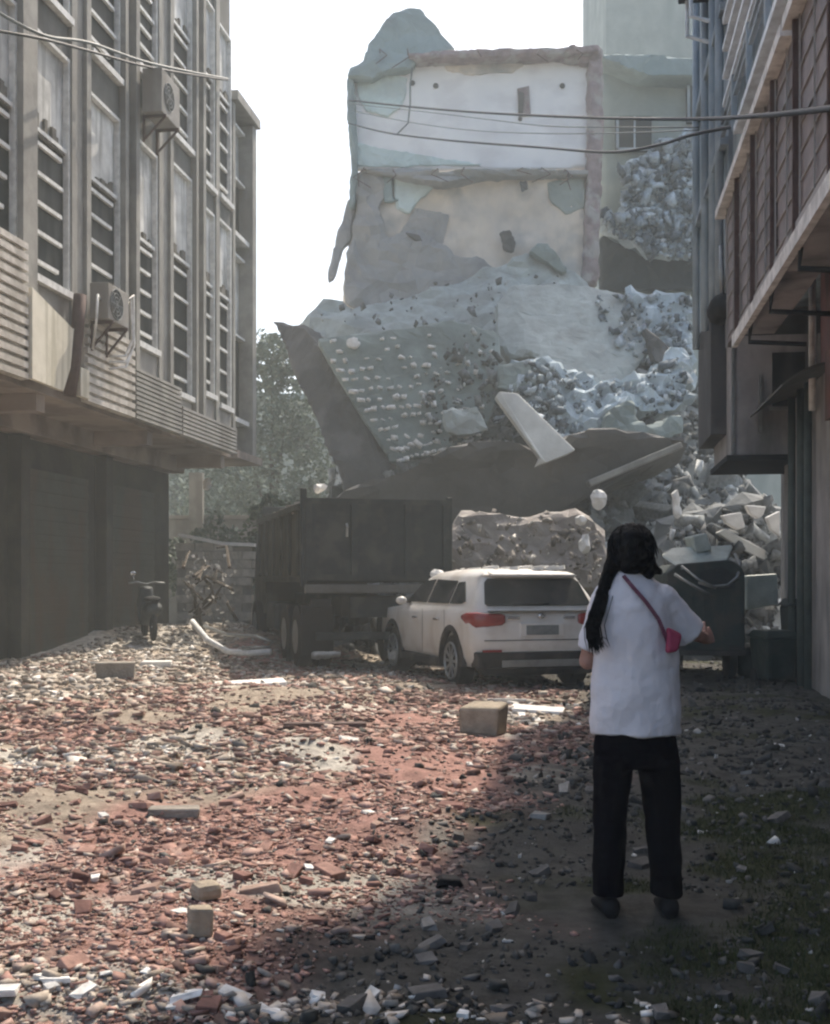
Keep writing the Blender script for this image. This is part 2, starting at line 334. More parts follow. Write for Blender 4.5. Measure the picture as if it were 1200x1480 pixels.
me.from_pydata(V.tolist(), [], FQ.tolist()); me.materials.append(M['ground'])
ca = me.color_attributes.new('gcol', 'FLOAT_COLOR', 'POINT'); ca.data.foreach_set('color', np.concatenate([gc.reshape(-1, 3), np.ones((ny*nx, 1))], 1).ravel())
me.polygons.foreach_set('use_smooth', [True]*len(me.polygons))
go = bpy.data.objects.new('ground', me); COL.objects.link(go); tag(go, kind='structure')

# ---------------------------------------------------------------- loose fragments
CV = np.array([(-1,-1,-1),(1,-1,-1),(1,1,-1),(-1,1,-1),(-1,-1,1),(1,-1,1),(1,1,1),(-1,1,1)], float)*.5
CF = np.array([(0,3,2,1),(4,5,6,7),(0,1,5,4),(1,2,6,5),(2,3,7,6),(3,0,4,7)])
def euler_m(a, b, c):
    ca, sa, cb, sb, cc, sc = np.cos(a), np.sin(a), np.cos(b), np.sin(b), np.cos(c), np.sin(c); o = np.zeros_like(a); i = np.ones_like(a)
    rx = np.stack([i,o,o, o,ca,-sa, o,sa,ca], -1).reshape(-1,3,3); ry = np.stack([cb,o,sb, o,i,o, -sb,o,cb], -1).reshape(-1,3,3)
    rz = np.stack([cc,-sc,o, sc,cc,o, o,o,i], -1).reshape(-1,3,3); return rz@ry@rx
def fragments(name, pos, size, m, label, cat, tilt=.5, jit=.28, val=None, flat=1):
    n = len(pos)
    dims = size[:, None]*np.stack([rng.uniform(.7, 1.5, n), rng.uniform(.5, 1.0, n), rng.uniform(.3, .75, n)*flat], -1)
    v = (CV[None]+rng.uniform(-jit, jit, (n, 8, 3)))*dims[:, None]
    Rm = euler_m(rng.normal(0, tilt, n), rng.normal(0, tilt, n), rng.uniform(0, 6.28, n))
    v = np.einsum('nij,nkj->nki', Rm, v)+pos[:, None]
    f = (CF[None]+8*np.arange(n)[:, None, None]).reshape(-1, 4)
    me = bpy.data.meshes.new(name); nv = n*8; nf = n*6
    me.vertices.add(nv); me.vertices.foreach_set('co', v.ravel()); me.loops.add(nf*4); me.loops.foreach_set('vertex_index', f.ravel().astype(np.int32))
    me.polygons.add(nf); me.polygons.foreach_set('loop_start', np.arange(nf)*4); me.polygons.foreach_set('loop_total', np.full(nf, 4)); me.update(); me.validate()
    a = me.attributes.new('rnd', 'FLOAT', 'POINT'); a.data.foreach_set('value', np.repeat(rng.random(n) if val is None else val, 8))
    me.materials.append(M[m]); o = bpy.data.objects.new(name, me); COL.objects.link(o); return tag(o, label, cat, kind='stuff')
def scatter(n, xr, yr, dens):
    """positions, uniform per screen area towards the camera, thinned by dens(x,y)"""
    out = np.zeros((0, 2))
    while len(out) < n:
        u = rng.random((n*2, 2)); iy = 1/yr[1]+(1/yr[0]-1/yr[1])*u[:, 0]; y = 1/iy
        x = xr[0]+(xr[1]-xr[0])*u[:, 1]; keep = rng.random(n*2) < dens(x, y)*np.clip(y/6, .35, 1)
        out = np.concatenate([out, np.stack([x, y], -1)[keep]])
    return out[:n]
def inview(x, y, m=.19): return (np.abs(x/y) < .353+m).astype(float)
def onroad(x, y): return ((x > -7.75+.147*y-1.0) & (x < 2.7+.147*y)).astype(float)
def away(x, y): return (np.hypot(x-.9, y-4.92) > .45).astype(float)
def place(xy, size, sink=.2):
    return np.stack([xy[:, 0], xy[:, 1], gz(xy[:, 0], xy[:, 1])+size*(.5-sink)*.5], -1)
p = scatter(58000, (-6, 3), (3.2, 19), lambda x, y: sunlit_brick(x, y)*np.clip(.42+.75*fbm(x*1.6, y*1.6, 3, 91), .07, 1)*inview(x, y)*onroad(x, y)); s = rng.gamma(1.15, .0085, len(p))+.0045; s = np.minimum(s*np.clip(p[:, 1]/5.5, .85, 2.4), .10)
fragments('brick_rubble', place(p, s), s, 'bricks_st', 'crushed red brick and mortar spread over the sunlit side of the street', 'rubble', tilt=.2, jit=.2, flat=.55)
p = scatter(7500, (-2, 6.5), (3.2, 20), lambda x, y: (1-sunlit_brick(x, y)*.85)*inview(x, y)*onroad(x, y)*away(x, y)); s = rng.gamma(1.4, .0075, len(p))+.006; s = np.minimum(s*np.clip(p[:, 1]/6, .85, 2), .09)
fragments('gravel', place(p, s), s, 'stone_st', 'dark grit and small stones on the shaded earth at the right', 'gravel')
def dz(x, y): return np.clip(1.2*np.exp(-((x+2.1)/.9)**2-((y-8.4)/.7)**2)+1.0*np.exp(-((x+.9)/1.2)**2-((y-3.72)/.13)**2)+sstep(-2.8, -4.6, x)*sstep(10, 13, y)+.6*np.exp(-((x-1.1)/.5)**2-((y-12.4)/.9)**2)+.5*sstep(13.5, 17, y)*sstep(1, -1, x), 0, 1)*onroad(x, y)
p = scatter(9000, (-7, 2.4), (3.3, 24), lambda x, y: dz(x, y)*inview(x, y)); s = rng.gamma(2, .009, len(p))+.008; s = np.minimum(s*np.clip(p[:, 1]/6, .8, 2.4), .12)
fragments('plaster_rubble', place(p, s), s, 'dust_st', 'pale plaster crumbs and mortar dust among the bricks', 'rubble', tilt=.25, jit=.2, flat=.6)

# individual pieces, the ones that show largest
def proto(name, m, dims, jit, sub=True):
    v = (CV+rng.uniform(-jit, jit, (8, 3)))*np.array(dims); b = MB(); b.add([tuple(a) for a in v], [tuple(f) for f in CF])
    o = b.build(name, m); 
    if sub: bevel(o, min(dims)*.08, 1)
    return o
def strew(protos, pts, label, cat, group, tilt=.25, sink=.15, scale=(.8, 1.25)):
    first = [True]*len(protos); out = []
    for i, (x, y) in enumerate(pts):
        k = i % len(protos); o = protos[k]
        if not first[k]:
            o = o.copy(); COL.objects.link(o)
        first[k] = False
        sc_ = random.uniform(*scale); o.scale = (sc_, sc_, sc_)
        hgt = o.dimensions.z if False else .5*max(abs(v.co.z) for v in o.data.vertices)*2
        o.location = (x, y, float(gz(x, y))+hgt*sc_*(.6-sink)); o.rotation_euler = (random.gauss(0, tilt), random.gauss(0, tilt), random.uniform(0, 6.28))
        tag(o, label, cat, group); out.append(o)
    return out
bp_ = [proto('brick_piece', 'bricks_ob', d, .10) for d in ((.11, .085, .05), (.17, .10, .055), (.08, .07, .045), (.13, .06, .05), (.2, .1, .055), (.09, .09, .05))]
pp = scatter(190, (-3.2, 1.4), (3.5, 12), lambda x, y: (sunlit_brick(x, y) > .5)*inview(x, y, 0))
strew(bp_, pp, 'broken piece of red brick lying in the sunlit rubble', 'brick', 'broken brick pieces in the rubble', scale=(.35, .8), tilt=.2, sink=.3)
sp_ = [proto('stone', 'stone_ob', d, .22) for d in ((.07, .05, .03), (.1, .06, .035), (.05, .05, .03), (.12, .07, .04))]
pp = scatter(46, (-1, 3.6), (3.6, 13), lambda x, y: (sunlit_brick(x, y) < .3)*inview(x, y, 0)*away(x, y))
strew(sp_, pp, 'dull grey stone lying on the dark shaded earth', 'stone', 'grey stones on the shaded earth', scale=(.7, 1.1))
wp_ = [proto('plaster_scrap', 'white_ob', d, .2) for d in ((.08, .06, .02), (.12, .07, .025), (.06, .05, .03), (.16, .09, .03))]
pp = np.concatenate([scatter(16, (-1.3, .15), (3.62, 3.85), lambda x, y: inview(x, y, 0)), scatter(16, (-5.5, -2.2), (13, 16), lambda x, y: inview(x, y, 0)*onroad(x, y)),
    scatter(18, (.7, 1.7), (11.3, 13.4), lambda x, y: x*0+1), scatter(14, (-2.4, -1.1), (14.2, 16), lambda x, y: x*0+1), scatter(2, (1.3, 3.2), (5.2, 11), lambda x, y: inview(x, y, 0)*away(x, y)), scatter(16, (-2.6, .4), (4.4, 9.5), lambda x, y: inview(x, y, 0)*away(x, y))])
for o in strew(wp_, pp, 'white scrap of plaster lying flat on the rubble', 'plaster scrap', 'white plaster scraps on the ground', tilt=.15):
    if o.location.y < 9: o.scale = o.scale*.62
# named single blocks in the street
def block(name, px, py, Y, dims, m, rz, label, cat, tilt=(0, 0), bev=.012, jit=.05):
    x = (px-600)/F*Y; z = float(gz(x, Y)); v = (CV+rng.uniform(-jit, jit, (8, 3)))*np.array(dims)
    b = MB(); b.add([tuple(a) for a in v], [tuple(f) for f in CF]); o = b.build(name, m); bevel(o, bev, 2)
    o.location = (x, Y, z+dims[2]*.46); o.rotation_euler = (*tilt, rz); return tag(o, label, cat)
block('concrete_block', 168, 985, 15.5, (.5, .4, .25), 'box', .15, 'square grey block with a bright sunlit top near the left building', 'block')
block('wooden_stump', 700, 1064, 10.45, (.34, .30, .27), 'log', -.5, 'squarish beige stump at the edge of the shade in front of the white car', 'stump', bev=.03, jit=.09)
block('brick', 253, 1206, 6.55, (.27, .12, .06), 'box', .05, 'whole grey brown brick lying flat in the middle of the red rubble', 'brick')
block('brick', 648, 1283, 5.35, (.12, .08, .045), 'shoe', .1, 'small black lump lying alone on the shaded earth left of the woman', 'lump', jit=.2)
block('brick', 290, 1412, 4.2, (.085, .07, .11), 'log', .3, 'yellowish brick half standing on end at the bottom left', 'brick')
block('brick', 298, 1354, 4.65, (.11, .1, .07), 'log', .5, 'yellowish rounded brick lump just above the one standing on end', 'brick', bev=.025)
block('wooden_board', 470, 1068, 10.5, (.75, .10, .05), 'rust', .03, 'dark brown board lying flat among the bricks', 'board')
block('foam_slab', 226, 952, 17.3, (.42, .3, .1), 'whitechunk', .1, 'bright white slab on the rubble at the corner of the left building', 'slab')
block('plaster_sheet', 360, 990, 15.2, (.9, .35, .05), 'whitechunk', .2, 'long white broken panel on the ground in front of the truck', 'panel', tilt=(.1, -.05))
block('plaster_sheet', 778, 1028, 12.5, (.55, .25, .04), 'whitechunk', -.2, 'white crumpled panel on the ground behind the car bumper', 'panel', tilt=(.1, .05))
block('plaster_sheet', 735, 1014, 13.3, (.45, .2, .04), 'whitechunk', .3, 'smaller white panel on the ground nearest the car', 'panel', tilt=(-.1, .05))

# grass at the lower right
def blades(n):
    p = scatter(n, (.8, 3), (3.4, 8.0), lambda x, y: np.clip(sstep(-.1, .5, fbm(x*1.5, y*1.5, 3, 51)+1.25*sstep(.8, 1.5, x)*sstep(8.2, 5.5, y)-.38), 0, 1)*inview(x, y))
    z = gz(p[:, 0], p[:, 1]); a = rng.uniform(0, 6.28, n); h = rng.uniform(.010, .038, n); wd = .003; ln = rng.uniform(.0, .03, n); b = rng.uniform(0, 6.28, n)
    base = np.stack([p[:, 0], p[:, 1], z-.004], -1); d = np.stack([np.cos(a)*wd, np.sin(a)*wd, 0*a], -1); t = base+np.stack([np.cos(b)*ln, np.sin(b)*ln, h], -1)
    v = np.stack([base-d, base+d, t], 1).reshape(-1, 3); f = np.arange(3*n).reshape(-1, 3)
    me = bpy.data.meshes.new('grass'); me.from_pydata(v.tolist(), [], f.tolist()); at = me.attributes.new('rnd', 'FLOAT', 'POINT'); at.data.foreach_set('value', np.repeat(rng.random(n), 3))
    me.materials.append(M['grass']); o = bpy.data.objects.new('grass', me); COL.objects.link(o); tag(o, 'short sparse dark green grass and moss in the lower right corner', 'grass', kind='stuff')
blades(26000)

# ---------------------------------------------------------------- left building
TH = -math.atan(.147)
LB = empty('apartment_building', (-7.753, 0, 0), TH, 'grey apartment block on the left with tall barred windows and an overhanging upper storey', 'building')
def sL(px): return 7.753/(.147-(px-600)/F)*1.0107
def zL(px, py): return CH-(py-HY)/F*(7.753/(.147-(px-600)/F))
S0, S1, S2_ = 8.0, sL(334), sL(366)
wins = [(-999, 0)]
cols = [(-118, -70), (-40, 22), (43, 99), (127, 172), (193, 226), (247, 276), (290, 309), (314, 333)]
# window zones : (px0,px1,[(zbottom,ztop),...])
zones = {0: [(5.5, 9.2), (9.9, 13.4)], 1: [(5.7, 9.2), (9.9, 13.4)], 2: [(5.67, 9.15), (9.75, 13.3)], 3: [(5.72, 9.0), (9.65, 13.2)], 4: [(5.5, 9.0), (10.2, 13.3)],
         5: [(4.95, 9.2), (9.75, 13.3)], 6: [(5.2, 8.95), (9.45, 13.2)], 7: [(5.1, 9.0), (9.5, 13.1)]}
b = MB(); b.box((-.45, S0, 4.22), (-8, S1, 16.5)); b.build('wall', 'spandrel', LB)
b = MB(); b.box((.0, S0, 4.05), (-8.1, S1+.02, 4.22)); b.build('overhang_slab', 'soffit', LB)
b = MB(); b.box((-1.05, S0, 3.72), (-1.32, S1, 4.048)); 
for q in np.linspace(S0+.5, S1-.4, 5): b.box((-.06, q-.13, 3.80), (-1.048, q+.13, 4.046))
b.build('overhang_beam', 'soffit', LB)
# pilasters between the window strips
edges = [sL(c[0]) for c in cols]+[S1]; ends = [S0]+[sL(c[1]) for c in cols]
pil = list(zip(ends, edges))
for i, (a, c) in enumerate(pil):
    if c-a < .08: continue
    m = MB(); low = 4.225
    e_ = .0 if i % 2 else .06
    if c-a > .5:
        m.box((-.449, a, low), (.0, c, 16.4)); m.box((.001, a, low), (.06+e_, a+.12, 16.4)); m.box((.001, c-.16, low), (.06+e_, c, 16.4))
    else: m.box((-.449, a, low), (.06+e_, c, 16.4))
    m.build('pilaster', 'pilaster', LB)
for i, c in enumerate(cols):
    a, d = sL(c[0]), sL(c[1]); prev = 4.225
    for (z0, z1) in zones[i]:
        if z0-prev > .1:
            m = MB(); m.box((-.449, a+.003, prev), (-.0 if prev > 5 else .02, d-.003, z0-.11)); m.build('spandrel_panel', 'spandrel' if prev > 5 else 'plaster', LB)
        fr = MB(); t = .055
        fr.box((-.42, a+.004, z0-.10), (.10, d-.004, z0)); fr.box((-.30, a+.004, z0), (.03, a+t, z1)); fr.box((-.30, d-t, z0), (.03, d-.004, z1)); fr.box((-.30, a+t, z1-t), (.03, d-t, z1))
        zm = z0+(z1-z0)*(.60 if i != 4 else .52); fr.box((-.28, a+t, zm-.03), (.0, d-t, zm+.03))
        f = fr.build('window', 'frame', LB)
        MB().box((-.40, a+t, z0), (-.06, d-t, zm-.03)).build('lower_pane', 'glass', f)
        MB().box((-.40, a+t, zm+.03), (-.062, d-t, z1-t)).build('sky_reflecting_pane', 'sky_pane', f)
        g = MB(); nb = 5
        for k in range(nb): zz_ = z0+(zm-z0)*(k+.55)/nb; g.box((-.05, a+t, zz_-.028), (.0, a+(d-a)*random.uniform(.72, .93), zz_+.028))
        g.box((-.055, a+t-.01, z0), (.004, a+t+.012, zm-.03)); g.build('window_bars', 'frame', f)
        cl = MB(); cl.box((-.057, a+.08, zm-.07), (-.008, d-.1, zm-.048))
        for k in range(7):
            ss = random.uniform(a+.1, d-.15); hh = random.uniform(.08, .3); cl.box((-.055, ss, zm-.05), (-.01-.003*k, ss+random.uniform(.05, .2), zm-.05+hh+.002*k))
        cl.build('sill_clutter', 'clutter', f)
        prev = z1
    m = MB(); m.box((-.449, a+.003, prev), (-.01, d-.003, 16.35)); m.build('spandrel_panel', 'spandrel', LB)
# cladding along the lower edge: striped white tiles
def stripes(px0, px1, zt, zb, h, g, name, m):
    a, d = sL(px0), sL(px1); q = MB(); z = zb
    while z < zt-.02: q.box((.162, a, z), (.215, d, z+h)); z += h+g
    q.box((.10, a, zb-.01), (.158, d, zt)); return q.build(name, m, LB)
stripes(108, 178, 5.35, 4.10, .085, .06, 'tile_band', 'tile_w')
stripes(180, 247, 4.95, 4.10, .05, .03, 'tile_band', 'pilaster')
stripes(249, 329, 4.62, 4.10, .05, .03, 'tile_band', 'plaster')
stripes(-60, 20, 5.9, 4.10, .085, .06, 'tile_band', 'tile_w')
m = MB(); zb = 4.12; a, d = sL(22), sL(84)
m.prism([(.18, a, zb), (.18, d-.35, zb-.02), (.18, d-.12, zb+.35), (.18, d, zb+.95), (.18, d, 5.05), (.18, a, 5.35)], (.07, 0, 0)); m.build('cream_panel', 'cream', LB)
m = MB(); m.tube([(.26, sL(92), 5.6), (.24, sL(90), 5.1), (.22, sL(87), 4.6), (.16, sL(86), 4.1)], .10); m.build('drain_pipe', 'rust', LB, smooth=True)
m = MB(); m.box((.165, sL(94), 4.12), (.25, sL(107), 4.55)); m.build('cream_panel', 'cream', LB)
# end wing, lower roof
m = MB(); m.box((-.3, S1+.03, 4.23), (-8, S2_, 11.85)); m.build('end_wing_wall', 'plaster', LB)
m = MB(); m.box((.14, S1+.03, 4.06), (-8, S2_+.3, 4.225)); m.build('end_wing_slab', 'soffit', LB)
m = MB(); m.box((-.299, S2_-.30, 4.226), (.08, S2_, 11.8)); m.box((-.299, S1+.04, 4.226), (.04, S1+.2, 11.8)); m.box((-.299, S1+.03, 11.851), (.15, S2_+.1, 12.05)); m.build('end_pilaster', 'pilaster', LB)
m = MB(); m.prism([(-.25, S1+.03, 12.052), (-.25, S1+1.1, 12.052), (-.25, S1+.5, 12.9), (-.25, S1+.03, 13.3)], (-2, 0, 0)); m.build('broken_parapet', 'plaster', LB)
for z0, z1 in ((5.0, 8.7), (9.1, 11.6)):
    a, d = S1+.21, S2_-.31; fr = MB(); fr.box((-.298, a, z0-.1), (.0, d, z0)); fr.box((-.29, a, z1-.06), (-.1, d, z1)); fr.box((-.29, a, (z0+z1)/2), (-.1, d, (z0+z1)/2+.05)); fr.box((-.291, a-.004, z0), (-.11, a+.04, z1)); f = fr.build('window', 'frame', LB)
    MB().box((-.296, a, z0), (-.25, d, (z0+z1)/2)).build('lower_pane', 'glass', f); MB().box((-.296, a, (z0+z1)/2+.05), (-.255, d, z1-.06)).build('sky_reflecting_pane', 'sky_pane', f)
# ground floor
G1 = sL(334)-.15
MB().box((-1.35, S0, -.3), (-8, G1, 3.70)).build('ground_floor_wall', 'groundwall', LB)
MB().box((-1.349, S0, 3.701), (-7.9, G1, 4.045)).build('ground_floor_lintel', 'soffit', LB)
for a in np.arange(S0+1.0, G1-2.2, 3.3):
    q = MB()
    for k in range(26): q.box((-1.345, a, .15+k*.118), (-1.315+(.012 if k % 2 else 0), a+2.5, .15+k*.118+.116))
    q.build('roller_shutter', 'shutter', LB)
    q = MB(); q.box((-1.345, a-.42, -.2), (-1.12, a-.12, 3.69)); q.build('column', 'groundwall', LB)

# air conditioners
def aircon(loc, rz, label, hose=True, sz=(.3, .8, .55)):
    r = empty('air_conditioner', loc, rz, label, 'air conditioner', 'air conditioners hung on the left building')
    w_, l_, h_ = sz
    bevel(MB().box((0, -l_/2, 0), (w_, l_/2, h_)).build('casing', 'plaster', r), .015)
    q = MB(); n = 28
    for rr in (.23, .17, .11, .05):
        pts = [(w_+.012, -.1+rr*math.cos(2*math.pi*k/n), h_/2+rr*math.sin(2*math.pi*k/n)) for k in range(n+1)]; q.tube(pts, .006, 5)
    for k in range(8): q.bar((w_+.012, -.1, h_/2), (w_+.012, -.1+.23*math.cos(k*.785), h_/2+.23*math.sin(k*.785)), .008, .008)
    q.build('fan_grille', 'metal', r)
    MB().loft([((w_+.001, -.1, h_/2), (0, .24, 0), (0, 0, .24)), ((w_+.006, -.1, h_/2), (0, .235, 0), (0, 0, .235))], 24).build('fan_opening', 'dark', r)
    for yy in (-l_*.35, l_*.35):
        q = MB(); q.box((-.02, yy-.02, -.05), (w_+.03, yy+.02, -.004)); q.bar((0, yy, -.4), (w_, yy, -.05), .03, .03); q.box((-.04, yy-.02, -.45), (0, yy+.02, -.004)); q.build('bracket', 'rust', r)
    if hose:
        for k, (aa, bb) in enumerate(((.45, .75), (.36, .62), (.42, .9))): MB().tube([(w_*.5, l_/2-.02, .35), (w_*.7+.03*k, l_/2+aa*.6, .5+.05*k), (w_*.7, l_/2+aa, .1-bb*.3), (w_*.5, l_/2+aa*.6, -bb*.6), (.02, l_/2-.1, -bb*.7)], .022, 6).build('hose', 'frame', r, smooth=True)
        q = MB(); q.tube([(w_*.5, -l_/2+.02, .3), (w_*.8, -l_/2-.25, .3), (w_*.8, -l_/2-.3, -.1), (.05, -l_/2, -.45)], .02, 6)
        q.build('hose', 'frame', r, smooth=True)
    return r
def lloc(x, s_, z): v = wmat(LB) @ Vector((x, s_, z)); return tuple(v)
aircon(lloc(.24, sL(124), 4.88+.45), TH, 'dirty air conditioner with looped pale hoses above the striped tile band', True)
aircon(lloc(.17, sL(206), 9.35), TH, 'grey air conditioner high on the facade between two barred windows', False, (.35, .9, .75))

# motor scooter under the overhang
def scooter():
    x, y = -4.75, 21.0; r = empty('motor_scooter', (x, y, float(gz(x, y))+.02), R(20), 'dark motor scooter parked under the overhang of the left building', 'scooter')
    for yy in (-.6, .6):
        q = MB(); n = 20; q.tube([(0, yy+.2*math.cos(k*6.283/n), .24+.2*math.sin(k*6.283/n)) for k in range(n+1)], .045, 8); wv = q.build('wheel', 'rubber', r, smooth=True)
        q = MB()
        for k in range(5): q.bar((0, yy, .24), (0, yy+.17*math.cos(k*1.257), .24+.17*math.sin(k*1.257)), .03, .03)
        q.build('rim', 'metal', wv)
    q = MB(); q.loft([((0, -.75, .55), (.12, 0, 0), (0, 0, .06)), ((0, -.5, .55), (.17, 0, 0), (0, 0, .16)), ((0, -.1, .5), (.16, 0, 0), (0, 0, .16)), ((0, .1, .3), (.15, 0, 0), (0, 0, .06)), ((0, .35, .3), (.15, 0, 0), (0, 0, .06)), ((0, .48, .6), (.16, 0, 0), (0, .08, .05)), ((0, .42, .92), (.12, 0, 0), (0, .07, .03))], 14)
    q.build('body', 'truck', r, smooth=True)
    q = MB(); q.loft([((0, -.72, .72), (.1, 0, 0), (0, 0, .03)), ((0, -.45, .73), (.15, 0, 0), (0, 0, .05)), ((0, -.02, .7), (.12, 0, 0), (0, 0, .04))], 12); q.build('seat', 'rubber', r, smooth=True)
    q = MB(); q.tube([(-.32, .3, 1.0), (-.15, .4, 1.02), (0, .42, .98), (.15, .4, 1.02), (.32, .3, 1.0)], .016); q.build('handlebar', 'metal', r, smooth=True)
    q = MB(); q.tube([(0, .6, .24), (0, .45, .9)], .03); q.build('fork', 'metal', r, smooth=True)
    q = MB().ell((-.24, .38, 1.18), .06, .02, .04); q.tube([(-.2, .38, 1.02), (-.24, .38, 1.15)], .007); q.build('mirror', 'chrome', r, smooth=True)
scooter()

# ---------------------------------------------------------------- right building
RB = empty('apartment_building', (1.65, 0, 0), TH, 'dark apartment block on the right with caged balconies above a brown tiled overhang', 'building')
def sR(px, c=1.65): return c/((px-600)/F-.147)*1.0107
A1 = 14.9
q = MB(); q.box((.25, -3, 4.3), (7, 10.1, 18.4)); q.box((.25, 10.102, 5.98), (7, A1, 18.4)); q.build('wall', 'brown', RB)
MB().box((1.2, 10.102, 4.003), (7, 14.8, 5.97)).build('recessed_wall', 'redsign', RB)
MB().box((.02, -3, 4.02), (7, 10.1, 4.28)).build('overhang_slab', 'darkconc', RB)
MB().box((.03, 10.102, 4.14), (.42, 13.3, 4.28)).build('balcony_floor', 'darkconc', RB)
MB().tube([(1.12, 14.9, 3.5), (1.12, 14.9, 5.2)], .045).build('drain_pipe', 'whiteledge', RB, smooth=True)
MB().box((1.2, -3, -.3), (7, 17.5, 4.0)).build('ground_floor_wall', 'darkconc', RB)
q = MB(); q.box((1.02, 10, 3.2), (1.19, 13.6, 3.98)); q.build('shop_board', 'redsign', RB)
q = MB(); q.box((-.04, 5, 4.0), (.02, 13.3, 4.13)); q.build('lower_ledge', 'whiteledge', RB)
q = MB(); q.box((-.05, 9.9, 5.93), (.14, 14.95, 6.03)); q.box((-.05, 3, 5.93), (.12, 9.8, 6.03)); q.build('middle_ledge', 'whiteledge', RB)
q = MB(); q.box((.06, 3, 4.285), (.16, 14.8, 5.925)); q.build('balcony_panel', 'brown', RB)
for s_ in (8.2, 9.6, 10.78, 12.1, 13.4): MB().box((.0, s_-.018, 4.2), (.06, s_+.018, 5.92)).build('balcony_post', 'rust', RB)
q = MB()
for k in range(7):
    z = 4.35+k*.23; q.box((.045, 3.2, z), (.058, 14.6, z+.012))
for s_ in np.arange(3.3, 14.6, .62): q.box((.035, s_, 4.2), (.05, s_+.012, 5.92))
q.build('balcony_bars', 'plaster', RB)
q = MB(); q.box((.1, 3, 6.04), (.24, 9.7, 7.4)); q.build('upper_panel', 'brown', RB)
q = MB(); q.box((.18, 9.75, 6.035), (.248, 13.5, 6.45)); q.build('balcony_opening', 'dark', RB)
q = MB(); q.box((.0, 3, 6.46), (.12, 13.5, 6.54)); q.build('upper_ledge', 'bluewhite', RB)
q = MB(); q.box((.15, 11.0, 6.6), (.249, 14.8, 7.25)); q.build('upper_panel', 'blueconc', RB)
q = MB()
for k in range(7): q.box((.0, 3.0, 7.2+k*.34), (.1, 14.6, 7.2+k*.34+.055))
for s_ in np.arange(3.5, 14.7, .8): q.box((.09, s_, 7.1), (.12, s_+.02, 9.6))
q.build('window_cage', 'bluewhite', RB)
q = MB(); q.box((.19, 3.2, 7.26), (.248, 14.2, 9.5)); q.build('window', 'glass', RB)
q = MB(); q.box((-.1, 3, 9.7), (.24, 14.9, 9.85)); q.build('roof_ledge', 'blueconc', RB)
for k in range(9):
    q = MB(); s_ = 3.4+k*1.28; q.box((.0, s_, 6.56), (.06, s_+.05, 7.2)); q.box((.0, s_+.08, 6.9), (.05, s_+1.15, 6.94)); q.box((.0, s_+.08, 7.06), (.05, s_+1.15, 7.10)); q.box((.0, s_+.05, 6.62), (.05, s_+.079, 7.2)); q.build('balcony_railing', 'blueconc', RB)
# brackets under the overhang
for s_ in (9.4, 10.9, 12.3): MB().tube([(.04, s_, 4.1), (.02, s_, 3.86), (.6, s_+.1, 3.84)], .025).build('iron_bracket', 'dark', RB, smooth=True)
# downpipes on the ground floor wall
for s_ in (15.2, 15.7, 16.4): MB().tube([(1.12, s_, .0), (1.12, s_, 3.9)], .05).build('drain_pipe', 'skipgreen', RB, smooth=True)
# awning
q = MB(); 
for k in range(8):
    t0 = k/8; t1 = (k+1)/8; z0 = 3.35-.25*t0*t0; z1 = 3.35-.25*t1*t1
    q.add([(1.2-.6*t0, 13.9, z0+.55), (1.2-.6*t1, 13.9, z1+.55), (1.2-.6*t1, 16.6, z1+.55), (1.2-.6*t0, 16.6, z0+.55), (1.2-.6*t0, 13.9, z0+.58), (1.2-.6*t1, 13.9, z1+.58), (1.2-.6*t1, 16.6, z1+.58), (1.2-.6*t0, 16.6, z0+.58)], [(0,1,2,3),(7,6,5,4),(0,4,5,1),(3,2,6,7),(1,5,6,2),(0,3,7,4)])
q.build('awning', 'spandrel', RB)
# far block with pipes
FB = empty('rear_block', (1.65, 0, 0), TH, 'blue grey block with vertical downpipes standing beyond the brown balconies on the right', 'building')
MB().box((.12, 15.0, 5.3), (6, 19.2, 12.6)).build('wall', 'blueconc', FB)
MB().box((.125, 17.2, 3.5), (1.6, 19.15, 5.297)).build('lower_wall', 'slabdark', FB)
MB().box((1.45, 17.6, -.2), (6, 19.4, 5.28)).build('ground_wall', 'darkconc', FB)
for s_ in (15.3, 16.1, 17.2, 18.6): MB().tube([(.04, s_, 5.0), (.04, s_, 10.9)], .055).build('drain_pipe', 'blueconc', FB, smooth=True)
q = MB()
for z in (6.9, 8.6): q.box((.02, 15.02, z), (.118, 19.1, z+.1))
q.build('ledge', 'blueconc', FB)
MB().box((.09, 16.3, 7.1), (.118, 17.0, 8.4)).build('window', 'glass', FB); MB().box((.09, 17.5, 7.1), (.118, 18.3, 8.4)).build('window', 'glass', FB)
# protruding box balcony, lower right
q0 = empty('box_balcony', P(1094, 668, 16.6), TH, 'plain grey box balcony with a dark underside sticking out low on the right', 'balcony')
bx = MB().box((-.38, -.2, .08), (1.4, 2.0, 1.75)); bx.build('body', 'darkconc', q0); MB().box((-.44, -.26, 0), (1.4, 2.0, .078)).build('floor', 'dark', q0)
q = MB(); q.box((-.37, -.24, .1), (-.33, -.205, 1.72)); q.box((.0, -.24, .4), (.04, -.205, 1.2)); q.build('rail', 'metal', q0)
MB().box((.18, -.215, .75), (.62, -.198, 1.5)).build('window', 'glass', q0)
MB().box((.14, -.24, .70), (.66, -.2, .745)).build('sill', 'metal', q0)
MB().tube([(.82, -.26, .1), (.82, -.26, 1.74)], .035).build('drain_pipe', 'metal', q0)
r = empty('air_conditioner', tuple(wmat(RB) @ Vector((-.25, 16.4, 9.55))), TH+math.pi, 'dark air conditioner on pale legs near the top of the blue grey block', 'air conditioner')
bevel(MB().box((-.35, -.4, 0), (.12, .4, .7)).build('casing', 'dark', r), .02)
for yy in (-.3, .3): MB().tube([(0, yy, 0), (0, yy, -.5), (-.3, yy, -.6)], .03).build('bracket', 'bluewhite', r)
